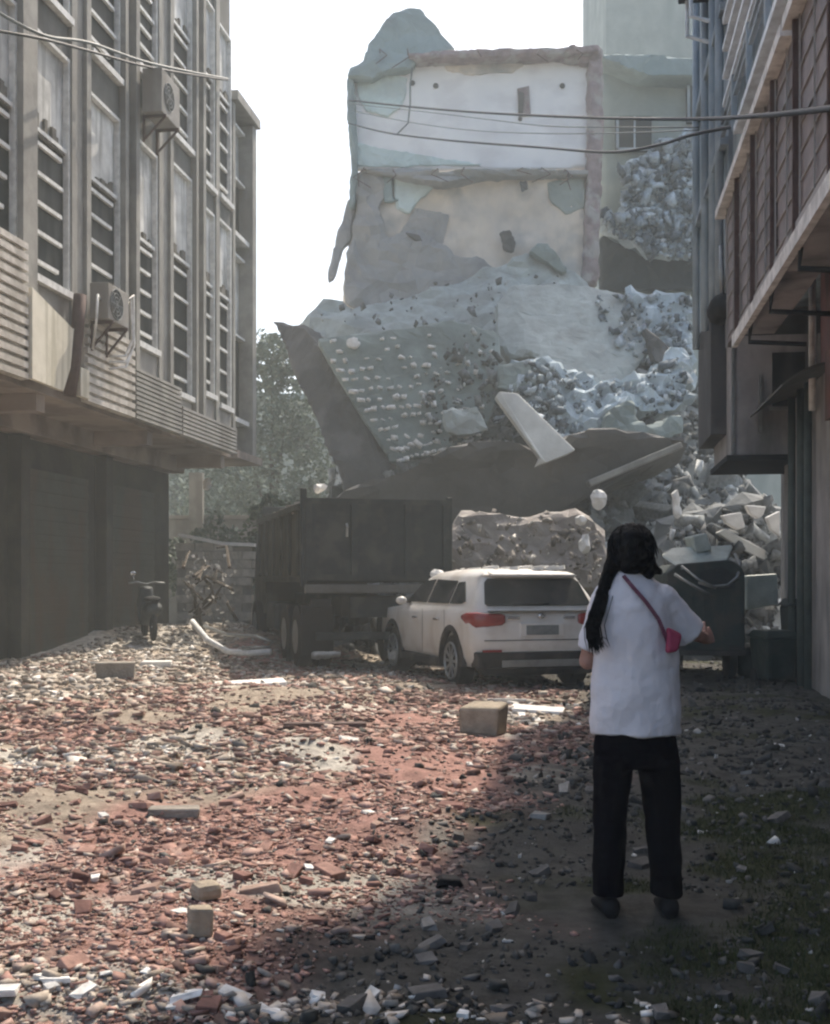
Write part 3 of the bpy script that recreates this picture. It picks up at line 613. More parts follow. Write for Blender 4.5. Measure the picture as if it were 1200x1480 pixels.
r = empty('water_tank', P(1045, 455, 14.6), TH, 'dark rounded tank hanging under the corner of the blue grey block', 'tank')
MB().caps((0, 0, .1), (0, .3, .1), .17).build('body', 'dark', r, smooth=True); MB().tube([(0, .1, .2), (0, .15, .9)], .03).build('pipe', 'metal', r, smooth=True)

# ---------------------------------------------------------------- tall building behind
TB = empty('tall_building', P(960, 838, 58), 0, 'pale green rendered building rising behind the collapsed house', 'building')
b = MB(); b.box(P(876, 838, 58)-Vector((0, 0, 3)), Vector((19.5, 66, 34))); b.build('wall', 'greenwall', TB, world=True)
b = MB(); b.box(P(870, 838, 57.6)+Vector((0, 0, 24.7)), Vector((19.6, 66.2, 25.1+.0))); 
# ---------------------------------------------------------------- collapsed building
CY = 35.0
CB = empty('collapsed_house', P(680, 838, CY)-Vector((0, 0, CH)), 0, 'collapsed house torn open with its bare white room walls hanging above the rubble', 'building')
slab('upper_wall', [(508, 104, CY), (560, 92, CY), (600, 82, CY), (852, 80, CY), (852, 243, CY), (700, 246, CY), (514, 244, CY), (512, 180, CY)], (0, .28, 0), 'wallwhite', CB, .11, 1.2, .05, True)
slab('lower_wall', [(513, 250, CY+.02), (700, 252, CY), (850, 250, CY), (850, 470, CY), (560, 520, CY), (495, 440, CY), (500, 400, CY), (508, 330, CY)], (0, .3, 0), 'wallbeige', CB, .11, .9, .35, True)
slab('floor_slab', [(514, 243, CY-.55), (600, 242, CY-.35), (640, 244, CY-.8), (700, 246, CY-.45), (790, 243, CY-.5), (850, 245, CY-.35), (852, 252, CY-.35), (700, 254, CY-.5), (640, 262, CY-.8), (560, 252, CY-.45)], (0, .9, 0), 'walldust', CB, .07, .4, .12)
slab('roof_slab', [(588, 76, CY-.6), (655, 71, CY-.6), (760, 68, CY-.7), (868, 64, CY-.6), (868, 74, CY-.6), (800, 78, CY-.6), (730, 80, CY-.65), (600, 84, CY-.6)], (0, 1.4, 0), 'mauve', CB, .07, .4, .10)
slab('roof_stub', [(800, 80, CY-.3), (850, 72, CY-.3), (852, 92, CY-.3), (820, 88, CY-.3)], (0, .3, 0), 'mauve', CB, .07, .3, .1)
slab('corner_column', [(851, 66, CY-.35), (872, 68, CY-.35), (873, 200, CY-.35), (869, 300, CY-.35), (866, 410, CY-.35), (842, 412, CY-.35), (846, 330, CY-.35), (850, 250, CY-.35)], (0, .7, 0), 'mauve', CB, .09, .4, .14)
slab('gable', [(503, 112, CY-.5), (505, 100, CY-.5), (524, 88, CY-.45), (533, 62, CY-.4), (546, 44, CY-.3), (560, 22, CY-.2), (594, 8, CY), (610, 12, CY), (634, 38, CY), (658, 70, CY), (640, 76, CY-.1), (604, 84, CY-.3), (596, 98, CY-.4), (560, 100, CY-.5), (540, 114, CY-.5)], (0, .5, 0), 'teal', CB, .1, .8, .22)
slab('left_edge_pier', [(501, 112, CY-.4), (511, 108, CY-.4), (515, 180, CY-.4), (517, 250, CY-.4), (512, 300, CY-.4), (504, 300, CY-.4), (508, 240, CY-.4), (503, 180, CY-.4)], (0, .6, 0), 'teal', CB, .07, .4, .08)
slab('hanging_strip', [(504, 285, CY-.1), (514, 300, CY-.1), (508, 345, CY-.1), (494, 362, CY-.2), (484, 402, CY-.3), (474, 408, CY-.3), (472, 398, CY-.3), (484, 350, CY-.2)], (0, .3, 0), 'walldust', CB, .07, .4, .10)
slab('fallen_ceiling', [(516, 250, CY-.25), (553, 252, CY-.25), (556, 286, CY-.25), (545, 300, CY-.3), (560, 340, CY-.3), (600, 330, CY-.25), (660, 370, CY-.3), (700, 372, CY-.3), (720, 385, CY-.35), (700, 430, CY-.5), (600, 480, CY-.7), (500, 440, CY-.4), (496, 410, CY-.3), (510, 330, CY-.25)], (0, .3, 0), 'walldust', CB, .1, .7, .4)
slab('door_frame', [(552, 250, CY-.2), (566, 250, CY-.2), (568, 285, CY-.2), (580, 290, CY-.2), (555, 292, CY-.2)], (0, .15, 0), 'teal', CB, .05, .3, .04)
slab('mint_wall_patch', [(568, 252, CY-.15), (640, 250, CY-.15), (630, 268, CY-.15), (605, 290, CY-.15), (590, 310, CY-.15), (572, 300, CY-.15)], (0, .2, 0), 'wallmint', CB, .08, .6, .1)
for pts, mm in (([(516, 112), (560, 104), (590, 112), (584, 150), (560, 168), (530, 160), (517, 140)], 'wallmint'), ([(640, 90), (700, 86), (760, 92), (740, 104), (680, 108), (646, 102)], 'wallbeige'), ([(516, 205), (560, 215), (640, 228), (700, 238), (560, 241), (516, 240)], 'wallmint'),
                ([(600, 300), (650, 310), (640, 360), (600, 380), (570, 350)], 'walldust'), ([(790, 262), (846, 256), (846, 300), (820, 310), (795, 290)], 'greenwall')):
    slab('plaster_patch', [(a, c, CY-.07) for a, c in pts], (0, .1, 0), mm, CB, .06, .5, .09)
# niche, holes
q = MB(); q.prism([P(748, 128, CY-.06), P(765, 124, CY-.06), P(767, 166, CY-.06), P(750, 168, CY-.06)], (0, .04, 0)); q.build('niche', 'mauve', CB, world=True)
q = MB(); q.prism([P(750, 132, CY-.09), P(758, 134, CY-.09), P(756, 166, CY-.09), P(749, 164, CY-.09)], (0, .02, 0)); q.build('niche_shadow_board', 'slabdark', CB, world=True)
for px, py, rr in ((630, 124, 4), (813, 124, 4), (596, 120, 4), (752, 172, 3)):
    MB().ell(P(px, py, CY-.03), rr*CY/F, .05, rr*CY/F).build('fixing_hole', 'slabdark', CB, world=True)
for pts in ([(722, 335), (738, 332), (746, 350), (742, 366), (728, 362)], [(584, 335), (606, 338), (612, 350), (600, 348)], [(750, 262), (762, 260), (764, 274), (754, 276)]):
    slab('wall_hole', [(a, c, CY-.42) for a, c in pts], (0, .12, 0), 'slabdark', CB, .05, .3, .05)
slab('broken_beam', [(778, 350, CY-1.2), (792, 352, CY-1.2), (822, 388, CY-1.2), (815, 396, CY-1.2), (780, 372, CY-1.2), (766, 362, CY-1.2)], (0, .4, 0), 'slabgreen', CB, .07, .3, .1)
q = MB(); q.tube([P(596, 98, CY-.35), P(593, 125, CY-.34), P(593, 150, CY-.34), P(590, 178, CY-.34), P(574, 194, CY-.34)], .025, 6); q.build('loose_wire', 'cablegrey', CB, world=True, smooth=True)
for i in range(14):
    px = random.uniform(520, 845); py = random.choice([246, 74, 250]) + random.uniform(-2, 2); a = P(px, py, CY-.5); l_ = random.uniform(.25, .7)
    MB().tube([a+Vector((0, .3, 0)), a+Vector((0, -.15, 0)), a+Vector((random.gauss(0, .15), -.35, -l_*.5)), a+Vector((random.gauss(0, .25), -.4, -l_))], .014, 5).build('reinforcing_bar', 'rust', CB, world=True)
# right wing
WY = 37.0
slab('side_wall', [(868, 78, WY), (1050, 82, WY), (1050, 300, WY), (1030, 470, WY), (868, 470, WY)], (0, .4, 0), 'greenwall', CB, .14, 1.2, .08, True)
slab('side_roof', [(868, 76, WY-.9), (910, 76, WY-.9), (1050, 86, WY-.9), (1050, 112, WY-.9), (930, 108, WY-.9), (870, 84, WY-.9)], (0, 1.2, 0), 'teal', CB, .1, .6, .08)
for x0, y0, x1, y1 in ((891, 168, 942, 217), (994, 122, 1020, 176)):
    q = MB(); q.box(P(x0, y1, WY-.22), P(x1, y0, WY-.22)+Vector((0, .3, 0))); f = q.build('window', 'void', CB, world=True)
    q = MB(); a, c = P(x0, y1, WY-.29), P(x1, y0, WY-.29); q.box(a, (c.x, c.y+.06, a.z+.08)); q.box(a, (a.x+.08, a.y+.06, c.z)); q.box(((a.x+c.x)/2, a.y, a.z+.09), ((a.x+c.x)/2+.05, a.y+.05, c.z)); fo = q.build('frame', 'blueconc', f); fo.matrix_parent_inverse = Matrix()
    for v in fo.data.vertices: v.co = v.co-CB.location
slab('crumpled_wall', [(896, 240, WY-.8), (925, 225, WY-.8), (960, 200, WY-.9), (1028, 186, WY-.9), (1030, 372, WY-1.3), (985, 374, WY-1.4), (950, 372, WY-1.4), (915, 352, WY-1.2), (880, 335, WY-1.2), (868, 318, WY-1), (900, 300, WY-.9), (905, 270, WY-.8)], (0, .4, 0), 'paleblue', CB, .1, .35, .75)
slab('dark_storey_gap', [(868, 335, WY-.6), (930, 370, WY-.6), (1034, 376, WY-.6), (1036, 416, WY-.6), (868, 420, WY-.6)], (0, .5, 0), 'void', CB, .12, .5, .2)
# ---------------------------------------------------------------- rubble heap
def hz(x, y):
    t = np.clip((y-21)/13.0, 0, 1); h = .3+7.4*t**1.15
    fx = -7.75+.147*y
    left = sstep(-3.9+.9*t*0-1.2*(1-t)*-1.6, -1.2+1.6*(1-t), x-.2*(y-30)*0)
    right = sstep(9.5, 7.5, x)
    front = sstep(20.2, 23.5, y)
    n = fbm(x*.55, y*.55, 4, 61)*.55+np.abs(fbm(x*1.3, y*1.3, 3, 71))*.45
    return (h*left*front*right*(1+.0*n)+n*front*(.25+.75*left))-.35
hx = np.linspace(-5.5, 9.6, 150); hy = np.linspace(20, 35.4, 150); HX, HYg = np.meshgrid(hx, hy); HZ = hz(HX, HYg)
me = bpy.data.meshes.new('rubble_heap'); ii = np.arange(150*150).reshape(150, 150)
me.from_pydata(np.stack([HX, HYg, HZ], -1).reshape(-1, 3).tolist(), [], np.stack([ii[:-1, :-1], ii[:-1, 1:], ii[1:, 1:], ii[1:, :-1]], -1).reshape(-1, 4).tolist()); me.materials.append(M['heap'])
ho = bpy.data.objects.new('rubble_heap', me); COL.objects.link(ho); tag(ho, 'great grey heap of rubble at the foot of the collapsed house', 'rubble heap', kind='stuff')
n = 9000; x = rng.uniform(-4.5, 9, n); y = rng.uniform(21, 34.5, n); s = rng.gamma(1.8, .055, n)+.04; s = np.minimum(s, .42)
fragments('heap_fragments', np.stack([x, y, hz(x, y)+s*.15], -1), s, 'heap_st', 'broken masonry fragments covering the rubble heap', 'rubble', tilt=.8)
cp = [proto('concrete_chunk', 'heap_ob', d, .18) for d in ((.9, .6, .2), (.6, .5, .35), (1.3, .7, .16), (.5, .45, .4), (1.1, .35, .3))]
k = 0
for i in range(90):
    x = random.uniform(-2.5, 7.5); y = random.uniform(22, 33); o = cp[i % 5]
    if i >= 5: o = o.copy(); COL.objects.link(o)
    q = random.uniform(.6, 1.25); o.scale = (q, q, q); o.location = (x, y, float(hz(x, y))+.12); o.rotation_euler = (random.gauss(0, .6), random.gauss(0, .6), random.uniform(0, 6.28))
    tag(o, 'broken concrete chunk lying on the rubble heap', 'concrete chunk', 'concrete chunks on the rubble heap')

def cloud(poly, Y, n, smin, smax, m, label, name):
    xs_ = [p[0] for p in poly]; ys_ = [p[1] for p in poly]; out = []
    while len(out) < n:
        x, y = random.uniform(min(xs_), max(xs_)), random.uniform(min(ys_), max(ys_)); ins = False; j = len(poly)-1
        for i in range(len(poly)):
            (xi, yi), (xj, yj) = poly[i], poly[j]
            if (yi > y) != (yj > y) and x < (xj-xi)*(y-yi)/(yj-yi)+xi: ins = not ins
            j = i
        if ins: t = (y-min(ys_))/(max(ys_)-min(ys_)); out.append(tuple(P(x, y, Y[0]+(Y[1]-Y[0])*t+random.uniform(-.12, .25))))
    a = np.array(out); s = smin+(smax-smin)*rng.random(n)**2.5; fragments(name, a, s, m, label, 'rubble', tilt=1.0, jit=.32)
M['sand_st'] = ramp_mat('sand_fragments', [(0, (.10, .09, .08)), (.4, (.24, .215, .19)), (.85, (.36, .33, .29)), (1, (.6, .57, .52))])
M['blue_st'] = ramp_mat('blue_fragments', [(0, (.07, .085, .10)), (.35, (.17, .20, .22)), (.65, (.34, .39, .42)), (.9, (.50, .57, .61)), (1, (.80, .84, .86))])
cloud([(896, 245), (925, 228), (960, 202), (1026, 190), (1028, 370), (985, 372), (950, 370), (915, 350), (880, 333), (870, 316), (900, 300)], (36.0, 35.4), 700, .06, .34, 'blue_st', 'small blue white plaster flakes clinging to the torn upper wall at the right', 'plaster_flakes')
cloud([(760, 520), (800, 530), (870, 560), (930, 545), (988, 510), (998, 572), (955, 600), (905, 592), (885, 640), (800, 662), (765, 625), (735, 565)], (28.3, 26.5), 800, .04, .24, 'blue_st', 'blue white plaster flakes scattered right of the pale beam', 'plaster_flakes')
cloud([(860, 430), (900, 425), (1000, 430), (1002, 540), (940, 540), (900, 500), (860, 450)], (30.9, 29.4), 280, .04, .24, 'blue_st', 'blue grey flakes high on the right end of the heap', 'plaster_flakes')
cloud([(660, 480), (715, 480), (730, 560), (700, 640), (640, 655), (600, 600)], (28.9, 27.6), 130, .05, .22, 'heap_st', 'grey green chips on the right half of the spotted slab', 'chips')

cloud([(655, 752), (700, 738), (800, 745), (868, 765), (872, 840), (650, 840)], (21.2, 20.2), 260, .03, .14, 'sand_st', 'beige masonry crumbs on the heap behind the white car', 'rubble_crumbs')
cloud([(965, 765), (1010, 742), (1130, 725), (1135, 960), (1080, 960), (960, 900)], (22.4, 19.9), 420, .05, .32, 'heap_st', 'grey chips covering the mound against the right building', 'rubble_crumbs')
cloud([(440, 465), (500, 440), (700, 392), (850, 400), (860, 520), (700, 470), (560, 480)], (33.0, 31.2), 90, .05, .2, 'heap_st', 'sparse grey chips on the plaster mound', 'chips')

def single(name, pts, ext, m, label, cat, vox=.09, sc=.5, st=.2, group=None, smooth=False, crisp=False):
    ps = [P(*p) for p in pts]; c = sum(ps, Vector())/len(ps)+Vector(ext)/2; o = MB().prism(ps, ext).build(name, m, loc=c)
    if crisp: bevel(o, .025, 2); return tag(o, label, cat, group)
    remesh(o, vox, smooth); disp(o, sc, st); shatter(o, smooth, .16); return tag(o, label, cat, group)
def root_for(name, pts, label, cat):
    ps = [P(*p) for p in pts]; return empty(name, sum(ps, Vector())/len(ps), 0, label, cat)
# upper mound of dusty plaster in front of the wall
single('plaster_mound', [(432, 470, 33.2), (445, 452, 33.2), (470, 428, 33.4), (492, 430, 33.4), (510, 442, 33.4), (560, 430, 33.8), (640, 420, 34), (700, 385, 34.2), (760, 370, 34.2), (800, 380, 34.2), (845, 400, 34.2), (870, 430, 34), (820, 520, 32), (700, 540, 31), (560, 520, 31), (450, 500, 32.5)], (0, 1.2, 0), 'seafoam', 'smooth dusty green grey mound of plaster below the torn wall', 'rubble', .12, 1.1, .75)
# dotted tilted slab
d1 = [(394, 464, 31.0), (440, 470, 30.2), (452, 492, 29.6), (520, 600, 28.6), (566, 668, 28.0), (562, 712, 27.6), (500, 718, 27.9), (470, 640, 28.6), (424, 540, 29.8)]
d2 = [(452, 488, 29.4), (560, 478, 29.2), (650, 462, 29.2), (722, 480, 29.2), (728, 560, 28.5), (700, 625, 28), (640, 655, 27.8), (566, 672, 27.8), (520, 600, 28.4)]
DS = root_for('tilted_floor_slab', d2, 'huge tilted floor slab dotted with white spots leaning on the heap', 'slab')
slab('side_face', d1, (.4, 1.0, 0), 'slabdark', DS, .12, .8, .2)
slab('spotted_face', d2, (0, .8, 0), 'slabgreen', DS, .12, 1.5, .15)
def lerp4(u, v):
    a = Vector((462, 494, 29.3)); b_ = Vector((712, 482, 29.1)); c = Vector((690, 640, 27.9)); d = Vector((580, 664, 27.7))
    return (a*(1-u)+b_*u)*(1-v)+(d*(1-u)+c*u)*v
pos = []; sz = []
for i in range(15):
    for j in range(13):
        if random.random() < .12+.5*(i/14)**2+(.35 if j < 2 else 0): continue
        t = lerp4((i+random.uniform(-.15, .15))/14, (j+random.uniform(-.15, .15))/12); pos.append(tuple(P(t.x, t.y, t.z-.10))); sz.append(random.uniform(.09, .155))
WS = np.array(pos)-np.array(DS.location)
o = fragments('white_spots', WS, np.array(sz), 'dust_st', None, None, tilt=.25, jit=.14, val=np.full(len(WS), 1.0)); o.parent = DS
single('plaster_lump', [(500, 490, 28.9), (512, 487, 28.9), (522, 494, 28.9), (516, 503, 28.9), (502, 501, 28.9)], (0, .2, 0), 'whitechunk', 'round white lump near the top of the spotted slab', 'plaster lump', .05, .2, .04)
# big dark slab under
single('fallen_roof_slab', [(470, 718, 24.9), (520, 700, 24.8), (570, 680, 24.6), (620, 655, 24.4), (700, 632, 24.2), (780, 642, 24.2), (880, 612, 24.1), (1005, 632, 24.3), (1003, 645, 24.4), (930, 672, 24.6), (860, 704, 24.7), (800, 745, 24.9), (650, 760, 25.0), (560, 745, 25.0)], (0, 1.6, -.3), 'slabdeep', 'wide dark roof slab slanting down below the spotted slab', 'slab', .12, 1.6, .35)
single('concrete_beam', [(850, 694, 23.9), (985, 638, 23.8), (988, 647, 23.8), (854, 703, 23.9)], (0, .5, 0), 'concrete', 'thin pale edge beam slanting up to the right across the dark slab', 'beam', crisp=True)
single('white_beam', [(716, 574, 24.4), (722, 566, 24.4), (748, 568, 24.4), (832, 650, 23.7), (822, 656, 23.7), (790, 668, 23.6), (774, 674, 23.6), (780, 662, 23.6)], (0, .3, 0), 'beam', 'long pale beam sliding down across the middle of the heap', 'beam', crisp=True)
single('leaning_wall', [(716, 440, 30.6), (740, 412, 31), (850, 412, 31.2), (905, 424, 31.2), (935, 450, 30.8), (945, 500, 30), (900, 560, 29), (862, 560, 28.8), (800, 545, 28.8), (770, 510, 29.4), (740, 520, 29.6), (722, 500, 29.9)], (0, .8, 0), 'seafoam', 'broad pale sea green wall panel leaning above the heap', 'wall panel', .09, 1.4, .18)
single('crumpled_plaster', [(745, 520, 28.4), (800, 520, 28.2), (870, 555, 27.8), (930, 540, 28), (990, 500, 28.4), (1000, 575, 27.6), (960, 600, 27.2), (905, 590, 27), (890, 640, 26.8), (800, 665, 26.7), (760, 620, 27.2), (730, 560, 28)], (0, .6, 0), 'paleblue', 'crumpled blue white plaster sheet strewn with holes right of the pale beam', 'plaster sheet', .08, .32, .7)
single('broken_wall', [(905, 420, 31), (1000, 425, 31), (1004, 560, 29.5), (960, 560, 29.6), (945, 500, 30.2)], (0, .5, 0), 'paleblue', 'broken pale blue wall piece by the dark pipes at the right end of the heap', 'wall piece', .09, .3, .6)
single('hole_shade', [(930, 470, 29.4), (955, 490, 29.3), (985, 520, 29.1), (975, 540, 29), (945, 520, 29.1)], (0, .4, 0), 'slabdark', 'dark piece standing for the shade inside a hole in the pale blue wall', 'chunk', .08, .3, .2)  # dark piece put in for the shade of a hole in the plaster
single('plaster_lump', [(986, 524, 28), (1000, 545, 28), (1003, 552, 28), (984, 550, 28)], (0, .25, 0), 'whitechunk', 'white pointed lump at the right edge of the crumpled plaster', 'plaster lump', .05, .2, .05)
single('dark_lump', [(722, 525, 28), (760, 520, 28), (775, 555, 27.8), (745, 568, 27.7), (720, 560, 27.8)], (0, .4, 0), 'slabgreen', 'dark green grey piece standing for a dark hole directly above the pale beam', 'chunk', .08, .3, .2)  # added dark piece, its colour stands for the shade in a hole
single('dark_lump', [(880, 590, 26.6), (915, 580, 26.6), (930, 615, 26.4), (985, 600, 26.4), (990, 625, 26.2), (900, 650, 26.2), (862, 655, 26.2)], (0, .4, 0), 'slabgreen', 'dark green grey chunk under the crumpled plaster on the right', 'chunk', .08, .3, .3)
single('plaster_fragment', [(640, 590, 27.3), (690, 588, 27.3), (705, 618, 27.2), (680, 630, 27.1), (645, 625, 27.2)], (0, .4, 0), 'seafoam', 'pale green fragment below the white spots', 'fragment', .07, .3, .2)
# beige mass behind the car
single('sand_heap', [(640, 845, 20.5), (645, 765, 20.8), (665, 742, 21), (700, 735, 21), (735, 742, 21.2), (770, 748, 21.2), (800, 742, 21.2), (850, 745, 21.2), (875, 770, 21), (880, 860, 20.5)], (0, 1.8, -.3), 'sand', 'lumpy beige heap of broken masonry right behind the roof of the white car', 'rubble heap', .08, .6, .42)
for i, (px, py, Y, rx, rz_, lab) in enumerate(((866, 722, 21, 12, 16, 'round white disc shaped lump standing above the woman to the left'), (845, 787, 20, 9, 14, 'oval white lump by the far end of the car roof'), (838, 752, 20.6, 8, 8, 'small white lump between the disc and the oval lump'), (463, 705, 22, 11, 7, 'white lump on the rubble just above the truck'), (634, 831, 17.2, 13, 7, 'white rag like lump beside the front of the car roof'), (1052, 752, 22, 6, 7, 'tiny white lump at the left of the white slabs on the right'), (300, 700, 27, 7, 10, 'upright white scrap under the end of the left overhang'))):
    o = MB().ell((0, 0, 0), rx*Y/F, .12, rz_*Y/F, 10).build('plaster_lump', 'whitechunk', smooth=False); o.location = P(px, py, Y); disp(remesh(o, .03, False), .13, .12); d_ = o.modifiers.new('break', 'DECIMATE'); d_.ratio = .12; tag(o, lab, 'plaster lump')
single('plaster_spike', [(972, 712, 22), (980, 706, 22), (987, 745, 22), (980, 752, 22), (975, 742, 22)], (0, .15, 0), 'whitechunk', 'narrow white upright splinter above the tricycle', 'splinter', .04, .2, .03)
RY = 21.5
for i, (pts, m, lab, cat) in enumerate((
    ([(1043, 745), (1072, 740), (1078, 762), (1066, 766), (1050, 756)], 'whitechunk', 'white slab corner left of the other two white slabs on the right', 'slab'),
    ([(1078, 730), (1108, 732), (1104, 744), (1096, 750), (1084, 742)], 'whitechunk', 'white slab at the top of the right hand rubble', 'slab'),
    ([(1108, 748), (1128, 738), (1128, 775), (1115, 766)], 'whitechunk', 'white slab squeezed against the right building', 'slab'),
    ([(1036, 770), (1048, 764), (1116, 800), (1108, 812), (1076, 796)], 'beam', 'pale concrete beam sloping down to the right over the bins', 'beam'),
    ([(1078, 832), (1124, 829), (1126, 874), (1080, 882)], 'foil', 'pale square board standing between the tricycle and the right building', 'board'),
    ([(1000, 775), (1022, 770), (1030, 795), (1006, 800)], 'foil', 'pale green folded sheet lying on top of the tricycle', 'sheet'))):
    Yq = RY if i < 4 else (18.4 if i == 4 else 16.6)
    single('fallen_slab' if i < 4 else 'pale_board', [(a, c, Yq) for a, c in pts], (0, .16 if i != 5 else .5, 0), m, lab, cat, crisp=True)
single('rubble_mound', [(960, 1000, 20), (960, 760, 23), (1010, 740, 23), (1060, 735, 22.5), (1100, 722, 22.5), (1135, 735, 22.5), (1140, 980, 20)], (0, 2, 0), 'heap', 'dark rubble mound piled against the right building', 'rubble heap', .13, .5, .8)

# ---------------------------------------------------------------- left background: wall, debris, trees, far house
def masonry():
    pts = [(262, 905, 25), (262, 772, 25), (285, 774, 25), (320, 786, 25), (345, 789, 25), (366, 788, 25), (368, 826, 25), (352, 838, 25), (350, 905, 25)]
    q = MB(); c = P(300, 838, 25); r = empty('broken_brick_wall', c, 0, 'pale sunlit stump of block wall beyond the end of the left building', 'wall')
    z = -.2; k = 0
    while z < 2.35:
        x = P(255, 838, 25).x+(k % 2)*.2
        while x < P(366, 838, 25).x:
            px = x/25*F+600; top = CH-(np.interp(px, [262, 285, 320, 345, 366], [772, 774, 786, 789, 789])-HY)/F*25
            if z+.18 < top and not (px > 350 and z < 1.3) : 
                d = random.uniform(-.05, .05); q.box((x, 25+d, z), (x+.38, 25.3+d, z+.165))
            x += .405
        z += .185; k += 1
    q.build('blocks', 'masonry', r, world=True)
    q = MB(); q.box((P(255, 838, 25).x, 25.09, -.3), (P(362, 838, 25).x, 25.24, 2.1)); q.build('mortar', 'plaster', r, world=True)
    q = MB(); q.bar(P(258, 774, 25)+Vector((0, .15, .02)), P(322, 787, 25)+Vector((0, .15, .02)), .4, .07); q.bar(P(322, 787, 25)+Vector((0, .15, .02)), P(368, 789, 25)+Vector((0, .15, .02)), .4, .07); q.build('coping', 'whitechunk', r, world=True)
masonry()
def branch(name, pts, rad, m, label, cat):
    ps = [P(*p) for p in pts]; o = MB().tube(ps, rad, 7).build(name, m, loc=ps[0], smooth=True); return tag(o, label, cat)
branch('bent_pipe', [(278, 898, 19.5), (300, 925, 19), (330, 942, 18.6), (360, 944, 18.4), (392, 942, 18.3)], .05, 'frame', 'bent white pipe curving along the ground to the truck', 'pipe')
branch('bent_pipe', [(295, 905, 19.4), (330, 918, 19), (370, 920, 18.6), (394, 928, 18.5), (390, 936, 18.4), (350, 937, 18.4)], .03, 'metal', 'thin grey bent pipe looping above the white one', 'pipe')
def tangle():
    r = empty('broken_branches', P(300, 880, 22), 0, 'tangle of broken dark branches leaning in front of the block wall', 'branches'); q = MB()
    for i in range(16):
        a = P(random.uniform(258, 330), random.uniform(790, 900), random.uniform(22, 23.5)); b_ = P(random.uniform(262, 350), random.uniform(820, 930), random.uniform(21, 22.5)); m_ = (a+b_)/2+Vector((random.uniform(-.15, .15), 0, random.uniform(-.1, .25)))
        q.tube([a, m_, b_], [.018, .028, .035], 5)
    q.build('stems', 'bark', r, world=True)
    lf = MB()
    for i in range(170):
        c = P(random.uniform(262, 340), random.uniform(800, 925), random.uniform(21.2, 23)); rr = random.uniform(.03, .07); a = Vector((random.gauss(0, 1), random.gauss(0, 1), random.gauss(0, 1))).normalized()*rr; b_ = a.orthogonal().normalized()*rr*.6
        lf.add([c-a, c+b_, c+a, c-b_], [(0, 1, 2, 3)])
    lf.build('leaves', 'masonry', r, world=True)
tangle()
def tree(name, base, height, crown, nl, lm, label, size=.11, trunk_r=.18):
    r = empty(name, base, 0, label, 'tree' if height > 3 else 'bush'); B = Vector(base)
    q = MB(); top = B+Vector((0, 0, height*.6)); q.tube([B-Vector((0, 0, .3)), B+Vector((.1, 0, height*.3)), top], [trunk_r, trunk_r*.7, trunk_r*.4], 8)
    cents = []
    for (cx, cy, cz, rx, rz) in crown:
        c = B+Vector((cx, cy, cz)); q.tube([B+Vector((.05, 0, height*.3)), (B+c)/2+Vector((0, 0, height*.15)), c], [trunk_r*.5, trunk_r*.3, trunk_r*.1], 6); cents.append((c, rx, rz))
    q.build('trunk', 'bark', r, world=True, smooth=True)
    n = nl; vs = np.zeros((n*4, 3)); rn = np.zeros(n)
    for i in range(n):
        c, rx, rz = cents[i % len(cents)]; d = Vector((random.gauss(0, 1), random.gauss(0, 1), random.gauss(0, 1))).normalized()*random.random()**.35
        lump = 1+.35*math.sin(d.x*7+c.x*3)*math.cos(d.z*6+c.z*5)
        p = c+Vector((d.x*rx*lump, d.y*rx*lump, d.z*rz*lump)); a = Vector((random.gauss(0, 1), random.gauss(0, 1), random.gauss(0, .7))).normalized()*size*random.uniform(.5, 1.3); b_ = a.cross(Vector((random.gauss(0, 1), random.gauss(0, 1), random.gauss(0, 1)))).normalized()*size*.5
        for k, e in enumerate((p-a, p+b_, p+a, p-b_)): vs[i*4+k] = e-B
        rn[i] = min(1, max(0, .5+.25*math.sin(d.x*5+c.x*2)+random.gauss(0, .2)))
    me = bpy.data.meshes.new('crown'); me.from_pydata(vs.tolist(), [], np.arange(n*4).reshape(-1, 4).tolist()); at = me.attributes.new('rnd', 'FLOAT', 'POINT'); at.data.foreach_set('value', np.repeat(rn, 4)); me.materials.append(M[lm])
    o = bpy.data.objects.new('crown', me); COL.objects.link(o); o.parent = r
tree('broadleaf_tree', (-4.9, 40, 0), 10, [(-.8, 0, 6.0, 1.6, 1.7), (.5, .4, 7.2, 1.4, 1.6), (1.5, -.3, 4.8, 1.6, 1.8), (-1.8, .5, 3.6, 1.6, 1.7), (.4, -.4, 3.2, 2.0, 1.7), (0, .2, 8.8, 1.0, 1.1), (2.0, -.4, 2.8, 1.4, 1.4)], 15000, 'leafpale', 'hazy green tree rising between the left building and the collapsed house')
tree('broadleaf_tree', (-8.2, 46, 0), 8, [(-.8, 0, 5.0, 1.9, 1.6), (.6, .4, 6.0, 1.8, 1.4), (1.4, -.3, 4.2, 1.9, 1.6), (.2, -.4, 3.0, 2.2, 1.6)], 7000, 'leafpale', 'farther pale tree half hidden behind the end of the left building')
tree('leafy_bush', (-3.3, 28.5, 0), 2.8, [(-.5, 0, 2.0, .8, .7), (.4, .1, 2.5, .8, .8), (.9, 0, 1.6, .8, .8), (-.2, .2, 3.0, .6, .5)], 3600, 'leaf', 'dusty green bush behind the truck', .09, .06)
tree('leafy_bush', (-5.0, 27.6, 0), 2.4, [(-.5, 0, 1.6, .8, .7), (.3, .1, 2.2, .7, .7), (.7, 0, 1.4, .7, .7)], 2400, 'leafpale', 'low hazy bush behind the block wall', .09, .05)
HB = empty('far_house', (-8, 52, 0), 0, 'faded grey house far off behind the trees at the left', 'building')
MB().box((-14, 52, -.2), (-2.6, 58, 9.3)).build('wall', 'greenwall', HB, world=True); 
q = MB(); q.box((-14.2, 51.7, 9.32), (-2.4, 58.2, 9.6)); q.build('roof', 'teal', HB, world=True)
